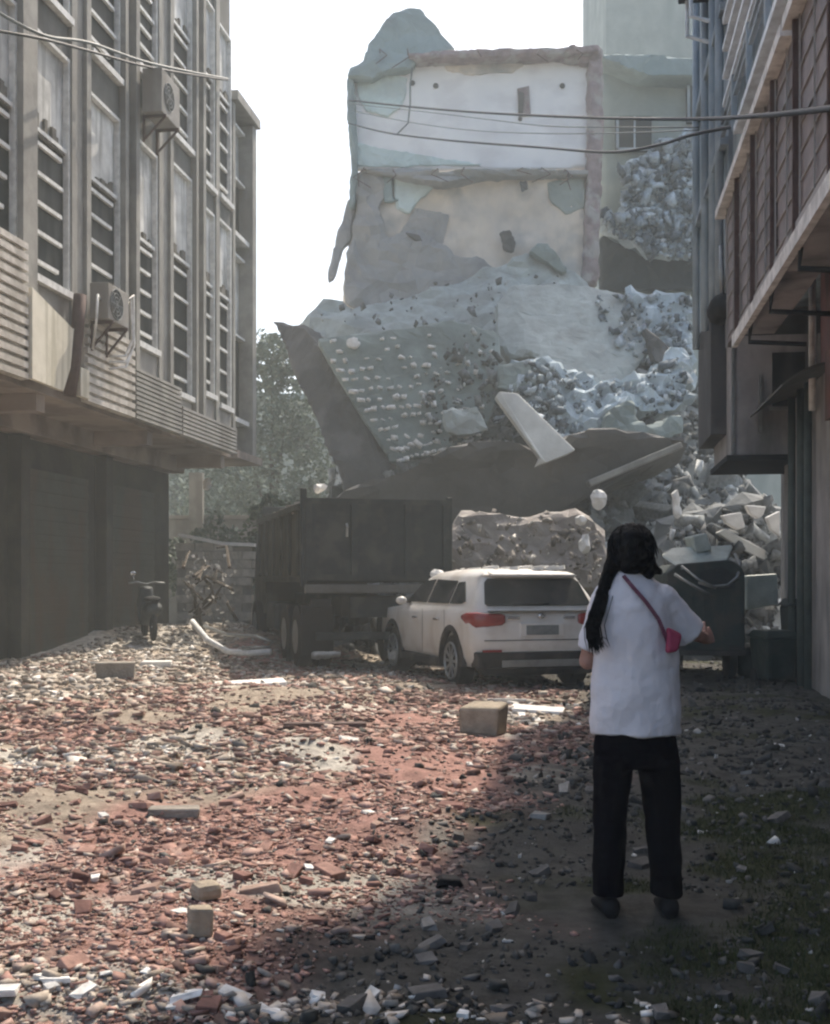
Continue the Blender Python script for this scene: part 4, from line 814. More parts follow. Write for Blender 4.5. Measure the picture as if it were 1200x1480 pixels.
for xx in (-5.6, -8.2, -10.8):
    for z0 in (1.2, 4.2, 7.0): f = MB().box((xx, 51.96, z0), (xx+1.2, 52.02, z0+1.4)).build('window', 'glass', HB, world=True)
GW = empty('garden_wall', (-6.5, 31, 0), 0, 'plain grey yard wall behind the bushes at the left', 'wall')
MB().box((-9.5, 31, -.3), (-3.4, 31.25, 3.0)).build('wall_face', 'concrete', GW, world=True)
MB().box((-9.5, 30.95, 3.003), (-3.35, 31.3, 3.1)).build('coping', 'plaster', GW, world=True)
MB().box((-5.9, 30.7, -.2), (-5.55, 30.95, 4.2)).build('gate_post', 'pilaster', GW, world=True)
# leaves and litter on the truck bed edge come with the truck

# ---------------------------------------------------------------- truck
def truck():
    th = R(15); r = empty('dump_truck', (-.57, 18.0, .0), th, 'dark green dump truck seen from behind left of the white car', 'truck')
    W = 1.16; L = 5.0
    def bx(n, a, b_, m, par=r, bev=.015): o = MB().box(a, b_).build(n, m, par); bevel(o, bev); return o
    q = MB(); q.box((-W, .0, 1.45), (W, .07, 2.62)); tg = q.build('tailgate', 'truck', r); bevel(tg, .01)
    q = MB()
    for xx in (-W+.03, -.42, .42, W-.13): q.box((xx, -.06, 1.47), (xx+.10, -.002, 2.6))
    q.box((-W, -.065, 2.55), (W, -.061+.003, 2.63)); q.box((-W, -.065, 1.4), (W, -.003, 1.48)); q.build('rib', 'truck', tg)
    q = MB(); q.tube([(-.5, -.08, 2.25), (-.5, -.12, 2.2), (-.5, -.1, 2.05)], .02); q.build('latch', 'metal', tg)
    for sx in (-1, 1):
        q = MB(); q.box((sx*W, .075, 1.45), (sx*(W-.06), L, 2.55)); sd_ = q.build('side_board', 'truckside', r)
        q = MB()
        for k in range(6): q.box((sx*(W+.003), .2+k*.9, 1.47), (sx*(W+.05), .3+k*.9, 2.5))
        q.box((sx*(W+.003), .075, 2.46), (sx*(W+.055), L, 2.553)); q.build('rib', 'truckside', sd_)
    bx('corner_post', (-W-.03, -.02, 1.3), (-W+.06, .08, 2.78), 'truck'); bx('corner_post', (W-.06, -.02, 1.3), (W+.03, .08, 2.68), 'truck')
    bx('bed_floor', (-W+.065, .08, 1.36), (W-.065, L, 1.46), 'truck'); bx('headboard', (-W+.07, L-.07, 1.47), (W-.07, L-.01, 2.8), 'truck')
    bx('bumper_bar', (-W+.02, -.12, 1.20), (W+.02, .02, 1.33), 'spandrel')
    bx('chassis', (-.42, .1, .82), (.42, L+1.5, 1.15), 'truck'); bx('underrun_bar', (-.95, .02, .48), (.95, .10, .60), 'truck')
    for sx in (-.9, .9):
        bx('light_box', (sx-.16, -.10, .98), (sx+.16, -.02, 1.12), 'rubber')
        bx('mud_flap', (sx-.25, .2, .25), (sx+.25, .22, 1.0), 'rubber')
    for yy in (.95, 2.15, L+1.0):
        for sx in (-1, 1):
            for off in ((0, .30) if yy < 4 else (0,)):
                q = MB(); cx = sx*(W-.16-off); q.loft([((cx-.12, yy, .5), (0, .42, 0), (0, 0, .42)), ((cx-.10, yy, .5), (0, .5, 0), (0, 0, .5)), ((cx+.10, yy, .5), (0, .5, 0), (0, 0, .5)), ((cx+.12, yy, .5), (0, .42, 0), (0, 0, .42))], 28)
                wv = q.build('wheel', 'rubber', r, smooth=True, angle=40)
                if off == 0: MB().loft([((cx+sx*.121, yy, .5), (0, .27, 0), (0, 0, .27)), ((cx+sx*.09, yy, .5), (0, .2, 0), (0, 0, .2)), ((cx+sx*.135, yy, .5), (0, .09, 0), (0, 0, .09))], 20).build('rim', 'metal', wv)
    q = MB(); q.box((-1.0, L+.2, .75), (1.0, L+1.9, 1.5)); q.prism([(-1.0, L+.2, 1.5), (-1.0, L+1.9, 1.5), (-1.0, L+1.65, 2.35), (-1.0, L+.2, 2.4)], (2.0, 0, 0)); q.build('cab', 'truckside', r)
    bx('fuel_tank', (-W+.05, 3.3, .5), (-W+.5, 4.4, 1.0), 'truck', bev=.06)
truck()
def debris_load():
    th = R(15); r = empty('rubble_load', (-.57, 18.0, 1.47), th, 'pale rubble and leaves heaped along the edge of the truck bed', 'rubble load')
    q = MB()
    for i in range(160):
        x = random.uniform(-1.05, 1.05); y = random.uniform(.2, 4.8)
        if random.random() < .5: x = random.uniform(-1.05, -.8)
        h = 1.02+.1*random.random()-.3*(abs(x) < .8)*0; d = random.uniform(.05, .16); q.bar((x-d, y, h-.02), (x+d, y+random.uniform(-.1, .1), h+random.uniform(-.05, .08)), d, d*.7)
    q.box((-1.08, .1, .0), (1.08, 4.9, 1.0)); q.build('load', 'masonry', r)
    tag(r, 'pale rubble and leaves heaped along the edge of the truck bed', 'rubble load')
debris_load()
single('concrete_rubble', [(560, 950, 17.7), (575, 935, 17.7), (590, 940, 17.7), (592, 955, 17.7), (570, 958, 17.7)], (0, .3, 0), 'masonry', 'pale rubble lump on the ground between truck and car', 'rubble lump', .04, .2, .06)
o = MB().caps((0, 0, 0), (.35, .1, .02), .06, .04).build('metal_scrap', 'metal', smooth=True); o.location = P(455, 948, 17.2); disp(remesh(o, .02), .1, .05); tag(o, 'small shiny curved scrap lying below the rear of the truck', 'scrap')

# ---------------------------------------------------------------- white suv
def suv():
    th = R(17.5); z0 = .0
    r = empty('parked_suv', (1.60, 14.78, z0), th, 'dusty white SUV parked with its back towards us in front of the rubble', 'car')
    SL = [(.30, .84, .14, 4.16, .22), (.42, .90, .03, 4.33, .26), (.62, .925, .0, 4.38, .30), (.84, .93, .02, 4.34, .32), (.97, .915, .06, 4.16, .34), (1.02, .88, .10, 3.45, .26), (1.05, .865, .12, 3.25, .22),
          (1.24, .775, .25, 2.90, .20), (1.43, .685, .40, 2.55, .18), (1.465, .655, .34, 2.45, .22), (1.505, .60, .42, 2.30, .26), (1.535, .50, .62, 2.08, .28), (1.548, .36, .90, 1.85, .28)]
    n = 6
    def ring(z, hw, y0, y1, rd):
        pts = []
        for cx, cy, a0 in ((hw-rd, y1-rd, 0), (-hw+rd, y1-rd, 90), (-hw+rd, y0+rd*.6, 180), (hw-rd, y0+rd*.6, 270)):
            for k in range(n+1):
                a = R(a0+90*k/n); ry = rd if a0 < 180 else rd*.6; pts.append(Vector((cx+rd*math.cos(a), cy+ry*math.sin(a), z)))
        # add crowned side/rear subdivisions
        return pts
    q = MB(); rings = [ring(*s_) for s_ in SL]; m_ = len(rings[0]); vs = [p for rg in rings for p in rg]; fs = []
    for i in range(len(rings)-1):
        for k in range(m_): j = (k+1) % m_; fs.append((i*m_+k, i*m_+j, (i+1)*m_+j, (i+1)*m_+k))
    fs.append(tuple(range(m_))[::-1]); fs.append(tuple((len(rings)-1)*m_+k for k in range(m_)))
    q.add(vs, fs); body = q.build('body', 'carpaint', r, smooth=True, angle=38)
    # wheel arches cut out
    for i, yy in enumerate((.86, 3.52)):
        c = MB().loft([((-1.2, yy, .36), (0, .395, 0), (0, 0, .395)), ((1.2, yy, .36), (0, .395, 0), (0, 0, .395))], 32)
        me_c = c.build('cutter', 'blackplastic'); me_c.matrix_world = wmat(r)
        bm_ = body.modifiers.new('arch', 'BOOLEAN'); bm_.operation = 'DIFFERENCE'; bm_.object = me_c; bm_.solver = 'EXACT'; CUT.append(me_c)
    bodies.append(body)
    # inner dark liner
    MB().box((-.80, .12, .32), (.80, 4.1, .75)).build('wheel_well', 'dark', r)
    # black lower cladding: rear bumper skirt, sills, arch trims
    q = MB(); q.loft([((0, .30, .24), (.80, 0, 0), (0, .24, 0)), ((0, .30, .30), (.88, 0, 0), (0, .31, 0))], 4)
    q = MB(); q.prism([(-.86, .02, .30), (.86, .02, .30), (.88, .0, .50), (-.88, .0, .50)], (0, .25, 0)); q.prism([(-.70, .08, .20), (.70, .08, .20), (.80, .03, .298), (-.80, .03, .298)], (0, .3, 0))
    ob = q.build('rear_bumper', 'blackplastic', r); ob.location = (0, -.012, 0); bevel(ob, .02, 3)
    bevel(MB().box((-.55, -.028, .31), (.55, -.012, .40)).build('skid_plate', 'metal', r), .006)
    for sx in (-1, 1):
        bevel(MB().box((sx*.86, 1.25, .24), (sx*.935, 3.12, .36)).build('sill', 'blackplastic', r), .015)
        for yy in (.86, 3.52):
            q = MB(); kk = 18
            for k in range(kk):
                a0 = R(-8+196*k/kk); a1 = R(-8+196*(k+1)/kk)
                f = lambda a, rr: (yy+rr*math.cos(a), .36+rr*math.sin(a))
                (ya, za), (yb, zb), (yc, zc), (yd, zd) = f(a0, .385), f(a0, .455), f(a1, .455), f(a1, .385)
                x0, x1 = sx*.86, sx*.945
                q.add([(x0, ya, za), (x0, yb, zb), (x0, yc, zc), (x0, yd, zd), (x1, ya, za), (x1-sx*.012, yb, zb), (x1-sx*.012, yc, zc), (x1, yd, zd)], [(0,1,2,3),(7,6,5,4),(0,4,5,1),(1,5,6,2),(2,6,7,3),(3,7,4,0)])
            q.build('arch_trim', 'blackplastic', r)
            q = MB(); cx = sx*.80
            q.loft([((cx-.11, yy, .345), (0, .28, 0), (0, 0, .28)), ((cx-.10, yy, .345), (0, .335, 0), (0, 0, .335)), ((cx-.05, yy, .345), (0, .348, 0), (0, 0, .348)), ((cx+.05, yy, .345), (0, .348, 0), (0, 0, .348)), ((cx+.10, yy, .345), (0, .335, 0), (0, 0, .335)), ((cx+.115, yy, .345), (0, .27, 0), (0, 0, .27))], 32)
            wv = q.build('wheel', 'rubber', r, smooth=True, angle=40)
            q = MB(); X = cx+sx*.118
            q.tube([(X, yy+.235*math.cos(k*6.2832/28), .345+.235*math.sin(k*6.2832/28)) for k in range(29)], .018, 6)
            for k in range(10): a = k*.6283; q.bar((X-sx*.02, yy, .345), (X-sx*.005, yy+.23*math.cos(a), .345+.23*math.sin(a)), .03, .035)
            q.loft([((X-sx*.03, yy, .345), (0, .07, 0), (0, 0, .07)), ((X+sx*.005, yy, .345), (0, .05, 0), (0, 0, .05))], 14); q.build('rim', 'metal', wv)
    def patch(name, pts, m, thick=.012, par=r, bev=.0):
        pts = [Vector(p) for p in pts]; nrm = (pts[1]-pts[0]).cross(pts[2]-pts[0]).normalized(); c = sum(pts, Vector())/len(pts)
        if nrm.dot(c-Vector((0, 2.0, .8))) < 0: nrm = -nrm
        return MB().prism([p+nrm*.006 for p in pts], nrm*thick).build(name, m, par)
    # rear window on the sloping plane between z 1.05 and 1.43
    def ry(z): return .12+(z-1.05)*(.40-.12)/.38
    rw = [(-.72, 1.10), (-.69, 1.07), (.69, 1.07), (.72, 1.10), (.655, 1.36), (.60, 1.405), (-.60, 1.405), (-.655, 1.36)]
    g = patch('rear_window', [(x, ry(z)-.004, z) for x, z in rw], 'carglass')
    MB().bar((-.35, ry(1.10)-.04, 1.085), (.15, ry(1.12)-.045, 1.10), .015, .02).build('wiper', 'blackplastic', g)
    # side windows
    def sxz(z): return .865-(z-1.05)*(.865-.685)/.38
    for sx in (-1, 1):
        for pts in ([(.50, 1.12), (.62, 1.09), (1.05, 1.08), (1.05, 1.36), (.82, 1.37)], [(1.12, 1.08), (1.98, 1.08), (1.98, 1.40), (1.12, 1.38)], [(2.06, 1.08), (2.95, 1.08), (2.50, 1.38), (2.06, 1.40)]):
            patch('side_window', [(sx*(sxz(z)+.002), y, z) for y, z in pts], 'carglass')
        for yy in (1.95, 2.9): bevel(MB().box((sx*.925, yy-.1-.65+.1, .86), (sx*.955, yy-.55+.1, .885)).build('door_handle', 'chrome', r), .006)
        q = MB(); q.ell((sx*1.01, 2.78, 1.10), .085, .055, .06, 12); mo = q.build('wing_mirror', 'carpaint', r, smooth=True); MB().bar((sx*.86, 2.82, 1.08), (sx*.98, 2.79, 1.09), .05, .035).build('mirror_arm', 'blackplastic', mo)
        # tail light wrapping the corner
        q = MB(); q.loft([((sx*.935, .42, .93), (0, .0, .02), (.005, .02, 0)), ((sx*.925, .26, .915), (0, 0, .07), (.02, .02, 0)), ((sx*.86, .085, .90), (0, 0, .095), (.03, .03, 0)), ((sx*.72, .03, .90), (0, 0, .085), (.02, .03, 0)), ((sx*.54, .015, .905), (0, 0, .07), (.0, .03, 0)), ((sx*.50, .015, .91), (0, 0, .05), (.0, .02, 0))], 12)
        q.build('tail_light', 'lamp_red', r, smooth=True)
        bevel(MB().box((sx*.30, -.005+.02, .905), (sx*.46, .04, .94)).build('trim_strip', 'chrome', r), .005)
        bevel(MB().box((sx*.55, -.02, .50), (sx*.80, .02, .53)).build('reflector', 'lamp_red', r), .004)
        q = MB(); q.box((sx*.932, 1.08, .45), (sx*.9335, 1.09, 1.0)); q.box((sx*.932, 2.02, .40), (sx*.9335, 2.03, 1.0)); q.build('door_gap', 'blackplastic', r)
        q = MB(); q.ell((sx*.72, 4.2, .82), .17, .12, .07, 12); q.build('headlight', 'chrome', r, smooth=True)
    # windscreen
    patch('windscreen', [(-.74, 3.22, 1.07), (.74, 3.22, 1.07), (.58, 2.50, 1.44), (-.58, 2.50, 1.44)], 'carglass')
    # spoiler, tailgate details
    q = MB(); q.prism([(-.58, .27, 1.475), (.58, .27, 1.475), (.56, .50, 1.512), (-.56, .50, 1.512)], (0, 0, -.04)); bevel(q.build('roof_spoiler', 'carpaint', r), .015, 3)
    bevel(MB().box((-.30, -.006, .68), (.30, .03, .86)).build('plate_recess', 'carpaint', r), .012)
    bevel(MB().box((-.22, -.016, .71), (.22, -.007, .83)).build('number_plate', 'platebl', r), .004)
    q = MB(); q.box((-.78, -.004, .64), (.78, .003, .65)); q.box((-.70, .0, 1.005), (.70, .10, 1.012)); q.build('tailgate_gap', 'blackplastic', r)
    q = MB(); q.ell((0, .02, .945), .05, .02, .035, 12); q.build('emblem', 'chrome', r, smooth=True)
CUT = []; bodies = []
suv()
# bake the wheel arch cuts so that no helper object stays in the scene
bpy.context.view_layer.update(); dg = bpy.context.evaluated_depsgraph_get()
for b_ in bodies:
    nm = bpy.data.meshes.new_from_object(b_.evaluated_get(dg)); b_.modifiers.clear(); b_.data = nm
for c in CUT: bpy.data.objects.remove(c, do_unlink=True)
def roof_dust():
    r0 = Matrix.Translation((1.60, 14.78, 0)) @ Matrix.Rotation(R(17.5), 4, 'Z'); q = MB()
    for i in range(70):
        x = random.uniform(-.5, .62); y = random.uniform(.55, 2.1)
        if i % 2: x = random.uniform(.2, .62); y = random.uniform(.45, 1.2)
        c = r0 @ Vector((x*.8, y, 1.545)); d = random.uniform(.02, .07); q.bar(c-Vector((d, 0, 0)), c+Vector((d, random.uniform(-.05, .05), random.uniform(0, .03))), d*1.2, d*.8)
    o = q.build('debris_on_roof', 'whitechunk', loc=r0 @ Vector((0, 1, 1.56))); tag(o, 'white crumbs of plaster scattered on the roof of the SUV', 'debris', kind='stuff')
roof_dust()

# ---------------------------------------------------------------- skip, bins
def tricycle():
    Y = 16.2; x0, x1 = (960-600)/F*Y, (1076-600)/F*Y; cx = (x0+x1)/2; hw = (x1-x0)/2
    r = empty('cargo_tricycle', (cx, Y, 0), R(-5), 'dark green covered cargo tricycle half buried in debris behind the woman', 'tricycle')
    prof = [(-hw, .42), (hw, .42), (hw, 1.42)]+[(hw-.26+.26*math.cos(R(a)), 1.42+.26*math.sin(R(a))) for a in (20, 40, 60, 80)]+[(-hw+.2, 1.62), (-hw+.05, 1.5)]
    o = MB().prism([(x, 0, z) for x, z in prof], (0, 2.0, 0)).build('body', 'skip', r); bevel(o, .02)
    MB().prism([(-hw*.15, -.012, 1.28), (hw-.14, -.012, 1.28), (hw-.13, -.012, 1.45), (hw-.30, -.012, 1.58), (-hw*.1, -.012, 1.52)], (0, .008, 0)).build('rear_opening', 'void', r)
    MB().box((-hw+.06, -.03, .5), (hw-.06, -.014, 1.18)).build('tailboard', 'skip', r)
    for k in (-.5, 0, .5): MB().box((k*hw-.02, -.05, .52), (k*hw+.02, -.031, 1.16)).build('rib', 'skip', r)
    MB().box((-hw, -.06, .36), (hw, .02, .43)).build('bumper', 'blackplastic', r)
    for sx in (-1, 1):
        q = MB(); q.loft([((sx*(hw-.1)-.07, .6, .28), (0, .24, 0), (0, 0, .24)), ((sx*(hw-.1)-.05, .6, .28), (0, .28, 0), (0, 0, .28)), ((sx*(hw-.1)+.05, .6, .28), (0, .28, 0), (0, 0, .28)), ((sx*(hw-.1)+.07, .6, .28), (0, .24, 0), (0, 0, .24))], 22); q.build('wheel', 'rubber', r, smooth=True, angle=40)
        MB().box((sx*(hw-.16)-.07, -.075, .44), (sx*(hw-.16)+.07, -.061, .5)).build('tail_light', 'blackplastic', r)
    q = MB(); q.loft([((-.04, 2.6, .27), (0, .27, 0), (0, 0, .27)), ((.04, 2.6, .27), (0, .27, 0), (0, 0, .27))], 22); q.build('front_wheel', 'rubber', r)
    MB().tube([(0, 2.6, .27), (0, 2.35, 1.1)], .04).build('fork', 'metal', r); MB().tube([(-.35, 2.25, 1.15), (0, 2.35, 1.1), (.35, 2.25, 1.15)], .018).build('handlebar', 'metal', r)
tricycle()
def hoop():
    q = MB(); q.tube([P(1010, 842, 16.1), P(1030, 848, 16.1), (P(1052, 846, 16.1)), P(1066, 834, 16.1), P(1070, 815, 16.3), P(1062, 800, 16.4)], .022, 8); o = q.build('hose', 'metal', loc=P(1040, 840, 16.2), smooth=True); tag(o, 'grey hose looping over the rear corner of the tricycle', 'hose')
    q = MB(); q.tube([P(975, 830, 16.1), P(1000, 845, 16.0), P(1030, 862, 16.0)], .02, 6); q.tube([P(985, 818, 16.2), P(1010, 838, 16.05), P(1035, 850, 16.05)], .02, 6); o = q.build('iron_rods', 'metal', loc=P(1000, 845, 16), smooth=True); tag(o, 'two bent grey rods sticking out behind her right shoulder', 'rods')
hoop()
single('board', [(958, 806, 16.5), (975, 796, 16.7), (1060, 792, 16.9), (1052, 812, 16.4), (985, 824, 16.2)], (0, .06, .05), 'foil', 'flat pale greenish board lying across the top of the tricycle', 'board', crisp=True)
def wbin(px, Y, wd, h, label, rz=0, lean=0):
    x = (px-600)/F*Y; r = empty('wheeled_bin', (x, Y, .0), rz, label, 'bin', 'dark bins by the right wall'); w0, w1 = wd*.4, wd*.5
    vs = [(-w0, -.22, .06), (w0, -.22, .06), (w0, .24, .06), (-w0, .24, .06), (-w1, -.3, h-.1), (w1, -.3, h-.1), (w1, .3, h-.1), (-w1, .3, h-.1)]
    bevel(MB().add(vs, [(3,2,1,0),(4,5,6,7),(0,1,5,4),(1,2,6,5),(2,3,7,6),(3,0,4,7)]).build('body', 'bin', r), .03, 3)
    bevel(MB().add([(-w1-.02, -.34, h-.098), (w1+.02, -.34, h-.098), (w1+.02, .34, h-.098), (-w1-.02, .34, h-.098), (-w1*.8, -.24, h), (w1*.8, -.24, h), (w1*.8, .28, h), (-w1*.8, .28, h)], [(3,2,1,0),(4,5,6,7),(0,1,5,4),(1,2,6,5),(2,3,7,6),(3,0,4,7)]).build('lid', 'bin', r), .015)
    MB().tube([(-w1*.7, .37, h-.13), (w1*.7, .37, h-.13)], .018).build('handle', 'bin', r)
    for sx in (-1, 1): MB().loft([((sx*w0*.95-.03, .2, .1), (0, .1, 0), (0, 0, .1)), ((sx*w0*.95+.03, .2, .1), (0, .1, 0), (0, 0, .1))], 18).build('wheel', 'rubber', r)
wbin(1161, 16.3, .52, 1.14, 'taller dark green wheeled bin standing against the right wall', R(-5))
wbin(1118, 15.9, .46, .72, 'shorter dark bin on the left of the tall one', R(6))
o = MB().ell((0, 0, .25), .42, .3, .28, 14).build('rubbish_bag', 'cloth_dark'); o.location = ((1098-600)/F*16.8, 16.8, 0); disp(remesh(o, .04), .25, .14); tag(o, 'crumpled dark tarpaulin heaped between the tricycle and the bins', 'tarpaulin')

# ---------------------------------------------------------------- cables
def cable(pts, rad, m, label, sag=None):
    P3 = [P(*p) for p in pts]; out = []
    for i in range(len(P3)-1):           # Catmull-Rom
        p0, p1, p2, p3 = P3[max(i-1, 0)], P3[i], P3[i+1], P3[min(i+2, len(P3)-1)]
        for k in range(8):
            t = k/8; out.append(.5*((2*p1)+(p2-p0)*t+(2*p0-5*p1+4*p2-p3)*t*t+(3*p1-p0-3*p2+p3)*t**3))
    out.append(P3[-1]); o = MB().tube(out, rad, 6).build('overhead_cable', m, loc=out[0], smooth=True); return tag(o, label, 'cable', 'overhead cables')
cable([(505, 145, 34.3), (600, 155, 30), (700, 163, 26), (850, 170, 20), (1000, 172, 15), (1100, 167, 11), (1215, 155, 7.6)], .024, 'cable', 'thick black cable crossing the white wall at its middle and thickening towards the right building')
cable([(503, 178, 34.3), (560, 192, 31), (650, 203, 27), (780, 213, 22), (880, 220, 18.5), (950, 210, 16.5), (1000, 195, 15), (1075, 180, 13.6), (1110, 172, 12.5)], .022, 'cable', 'lowest sagging black cable across the white wall')
cable([(505, 150, 34.4), (600, 160, 30), (700, 172, 26), (790, 182, 22.5), (900, 184, 18.5), (1010, 184, 15.2)], .010, 'cablegrey', 'thin grey wire just below the thick black cable')
cable([(508, 160, 34.5), (600, 178, 31), (690, 189, 27.5), (790, 193, 24), (900, 192, 20), (1010, 188, 16.8)], .010, 'cablegrey', 'thin grey wire midway between the two black cables')
cable([(-20, 8, 15.3), (60, 50, 15.6), (130, 62, 17.4), (220, 92, 20.2), (329, 114, 24.8)], .022, 'cablegrey', 'upper grey cable running along the left facade')
cable([(-20, 42, 14.6), (60, 56, 15.5), (130, 74, 17.2), (220, 98, 20), (329, 116, 24.8)], .022, 'cable', 'lower dark cable running along the left facade')

# ---------------------------------------------------------------- the woman
def woman():
    cxp = 912; Y = 4.92; X = (cxp-600)/F*Y; sc = F/Y
    def q(px, py, y=0.0): return Vector(((px-cxp)/sc*(1+y/Y), y, (1322-py)/sc*(1+y/Y)-(y/Y)*0))
    gzv = CH-(1322-HY)/F*Y
    r = empty('person', (X, Y, gzv), 0, 'woman with long black hair seen from behind in white T-shirt and black trousers', 'person')
    # body
    b = MB(); S = .003
    sh_r = Vector((.132, .0, 1.315)); el_r = Vector((.252, .06, 1.185)); wr_r = Vector((.345, .17, 1.150))
    sh_l = Vector((-.105, .0, 1.315)); el_l = Vector((-.175, .03, 1.06)); wr_l = Vector((-.07, .24, 1.13))
    b.ell((0.0, 0, 1.52), .072, .088, .105); b.ell((0, .045, 1.475), .052, .05, .06); b.caps((0, 0, 1.38), (0, .005, 1.46), .052, .05)
    b.ell((0, .135, 1.50), .012, .016, .016)   # nose
    for sx in (-1, 1): b.ell((sx*.075, 0, 1.51), .012, .022, .032)  # ears
    b.loft([((.01, 0, .83), (.155, 0, 0), (0, .10, 0)), ((.01, 0, .92), (.15, 0, 0), (0, .10, 0)), ((.005, 0, 1.02), (.125, 0, 0), (0, .085, 0)), ((.005, 0, 1.2), (.145, 0, 0), (0, .095, 0)), ((.005, 0, 1.33), (.15, 0, 0), (0, .085, 0)), ((.0, 0, 1.40), (.07, 0, 0), (0, .06, 0))])
    for s0, e0, w0 in ((sh_r, el_r, wr_r), (sh_l, el_l, wr_l)): b.caps(s0, e0, .046, .038); b.caps(e0, w0, .038, .025)
    hips = ((-.075, 0, .82), (.095, 0, .82)); knees = ((-.085, .01, .46), (.125, .015, .46)); ank = ((-.092, 0, .09), (.152, 0, .09))
    for h, k_, a in zip(hips, knees, ank): b.caps(h, k_, .075, .052); b.caps(k_, a, .052, .034); b.caps(a, (a[0], .1, .05), .032, .028)
    def hand(wr, d, thumb, curl):
        d = d.normalized(); side = Vector(thumb).normalized(); nrm = d.cross(side).normalized()
        b.loft([(wr-d*.01, side*.026, nrm*.018), (wr+d*.03, side*.036, nrm*.015), (wr+d*.08, side*.04, nrm*.013)], 12)
        for i, ln in enumerate((.068, .076, .070, .055)):
            p = wr+d*.078+side*(.030-.020*i); c = nrm*curl
            k1 = p+(d+c*.6)*ln*.5; k2 = k1+(d*.4+c*1.2).normalized()*ln*.35; k3 = k2+(d*-.2+c*1.2).normalized()*ln*.3
            b.caps(p, k1, .0085, .008, 8); b.caps(k1, k2, .008, .0075, 8); b.caps(k2, k3, .0075, .0065, 8)
        t0 = wr+d*.03+side*.03; t1 = t0+(side+d*.8).normalized()*.035; t2 = t1+(d+side*.1+nrm*curl*.6).normalized()*.03; b.caps(t0, t1, .011, .010, 8); b.caps(t1, t2, .010, .008, 8)
    hand(wr_r, Vector((.55, .7, .12)), (-.3, .1, .9), -.8); hand(wr_l, Vector((.35, .9, .15)), (.3, -.1, .9), .8)
    bo = b.build('body', 'skin', r); remesh(bo, .0055, True, 2)
    # eyes and mouth on the far side
    for sx in (-1, 1): MB().ell((sx*.03, .086, 1.52), .012, .008, .007, 10).build('eye', 'shoe', r, smooth=True)
    MB().ell((0, .092, 1.455), .022, .008, .007, 10).build('mouth', 'pink', r, smooth=True)
    # t-shirt
    t = MB()
    t.loft([((.022, 0, .757), (.188, 0, 0), (0, .135, 0)), ((.020, 0, .80), (.187, 0, 0), (0, .133, 0)), ((.018, 0, .95), (.182, 0, 0), (0, .125, 0)), ((.022, 0, 1.08), (.176, 0, 0), (0, .118, 0)), ((.020, 0, 1.20), (.166, 0, 0), (0, .115, 0)),
            ((.016, 0, 1.29), (.158, 0, 0), (0, .108, 0)), ((.012, 0, 1.345), (.142, 0, 0), (0, .095, 0)), ((.010, 0, 1.388), (.112, 0, 0), (0, .080, 0)), ((.006, 0, 1.418), (.082, 0, 0), (0, .066, 0)), ((.004, 0, 1.432), (.068, 0, 0), (0, .060, 0))], 28)
    # sleeves
    for s0, e0, k in ((sh_r, el_r, 1.0), (sh_l, el_l, .92)):
        d = (e0-s0).normalized(); a = d.orthogonal().normalized(); c = d.cross(a); L = (e0-s0).length
        t.loft([(s0-d*.07, a*.03, c*.03), (s0-d*.045, a*.052, c*.052), (s0, a*.062, c*.062), (s0+d*L*.45, a*.066*k, c*.066*k), (s0+d*L*(1.06 if k == 1 else .80), a*.074*k, c*.070*k), (s0+d*L*(1.08 if k == 1 else .82), a*.075*k, c*.071*k)], 18)
    to = t.build('t_shirt', 'shirt', r); remesh(to, .007, True, 3)
    disp(to, .17, .032); disp(to, .06, .005)
    q_ = MB(); rg = []
    for k in range(25): a = 2*math.pi*k/24; rg.append((.004+.066*math.cos(a), .058*math.sin(a), 1.428+.012*math.sin(a)))
    q_.tube(rg, .007, 6); q_.build('collar', 'shirt', r, smooth=True)
    # trousers
    t = MB()
    t.loft([((.018, 0, .84), (.14, 0, 0), (0, .09, 0)), ((.018, 0, .78), (.165, 0, 0), (0, .105, 0)), ((.020, 0, .70), (.178, 0, 0), (0, .115, 0)), ((.020, 0, .62), (.175, 0, 0), (0, .11, 0))], 24)
    t.loft([((-.075, 0, .66), (.086, 0, 0), (0, .105, 0)), ((-.078, .0, .55), (.079, 0, 0), (0, .095, 0)), ((-.086, .005, .40), (.070, 0, 0), (0, .085, 0)), ((-.092, .0, .25), (.068, 0, 0), (0, .08, 0)), ((-.095, -.0, .10), (.066, 0, 0), (0, .08, 0)), ((-.095, -.0, .085), (.065, 0, 0), (0, .078, 0))], 22)
    t.loft([((.108, 0, .66), (.092, 0, 0), (0, .105, 0)), ((.120, .0, .55), (.085, 0, 0), (0, .095, 0)), ((.135, .005, .40), (.073, 0, 0), (0, .085, 0)), ((.142, .0, .25), (.069, 0, 0), (0, .08, 0)), ((.146, 0, .10), (.067, 0, 0), (0, .08, 0)), ((.146, 0, .085), (.066, 0, 0), (0, .078, 0))], 22)
    tr = t.build('trousers', 'trousers', r); remesh(tr, .008, True, 2); disp(tr, .12, .02)
    for a, sx in zip(ank, (-1, 1)):
        s_ = MB(); s_.loft([((a[0], -.075, .03), (.028, 0, 0), (0, 0, .03)), ((a[0], -.05, .045), (.04, 0, 0), (0, 0, .045)), ((a[0]+sx*.005, .03, .042), (.043, 0, 0), (0, 0, .042)), ((a[0]+sx*.012, .11, .03), (.048, 0, 0), (0, 0, .03)), ((a[0]+sx*.012, .16, .02), (.032, 0, 0), (0, 0, .018))], 14); so_ = s_.build('shoe', 'shoe', r, smooth=True)
    # hair: cap, knot and long tail falling over the left shoulder
    h = MB(); h.ell((0.002, -.012, 1.54), .100, .108, .098, 20); h.ell((-.0, -.05, 1.490), .080, .06, .072, 16); h.ell((.06, -.03, 1.455), .042, .05, .06, 14)
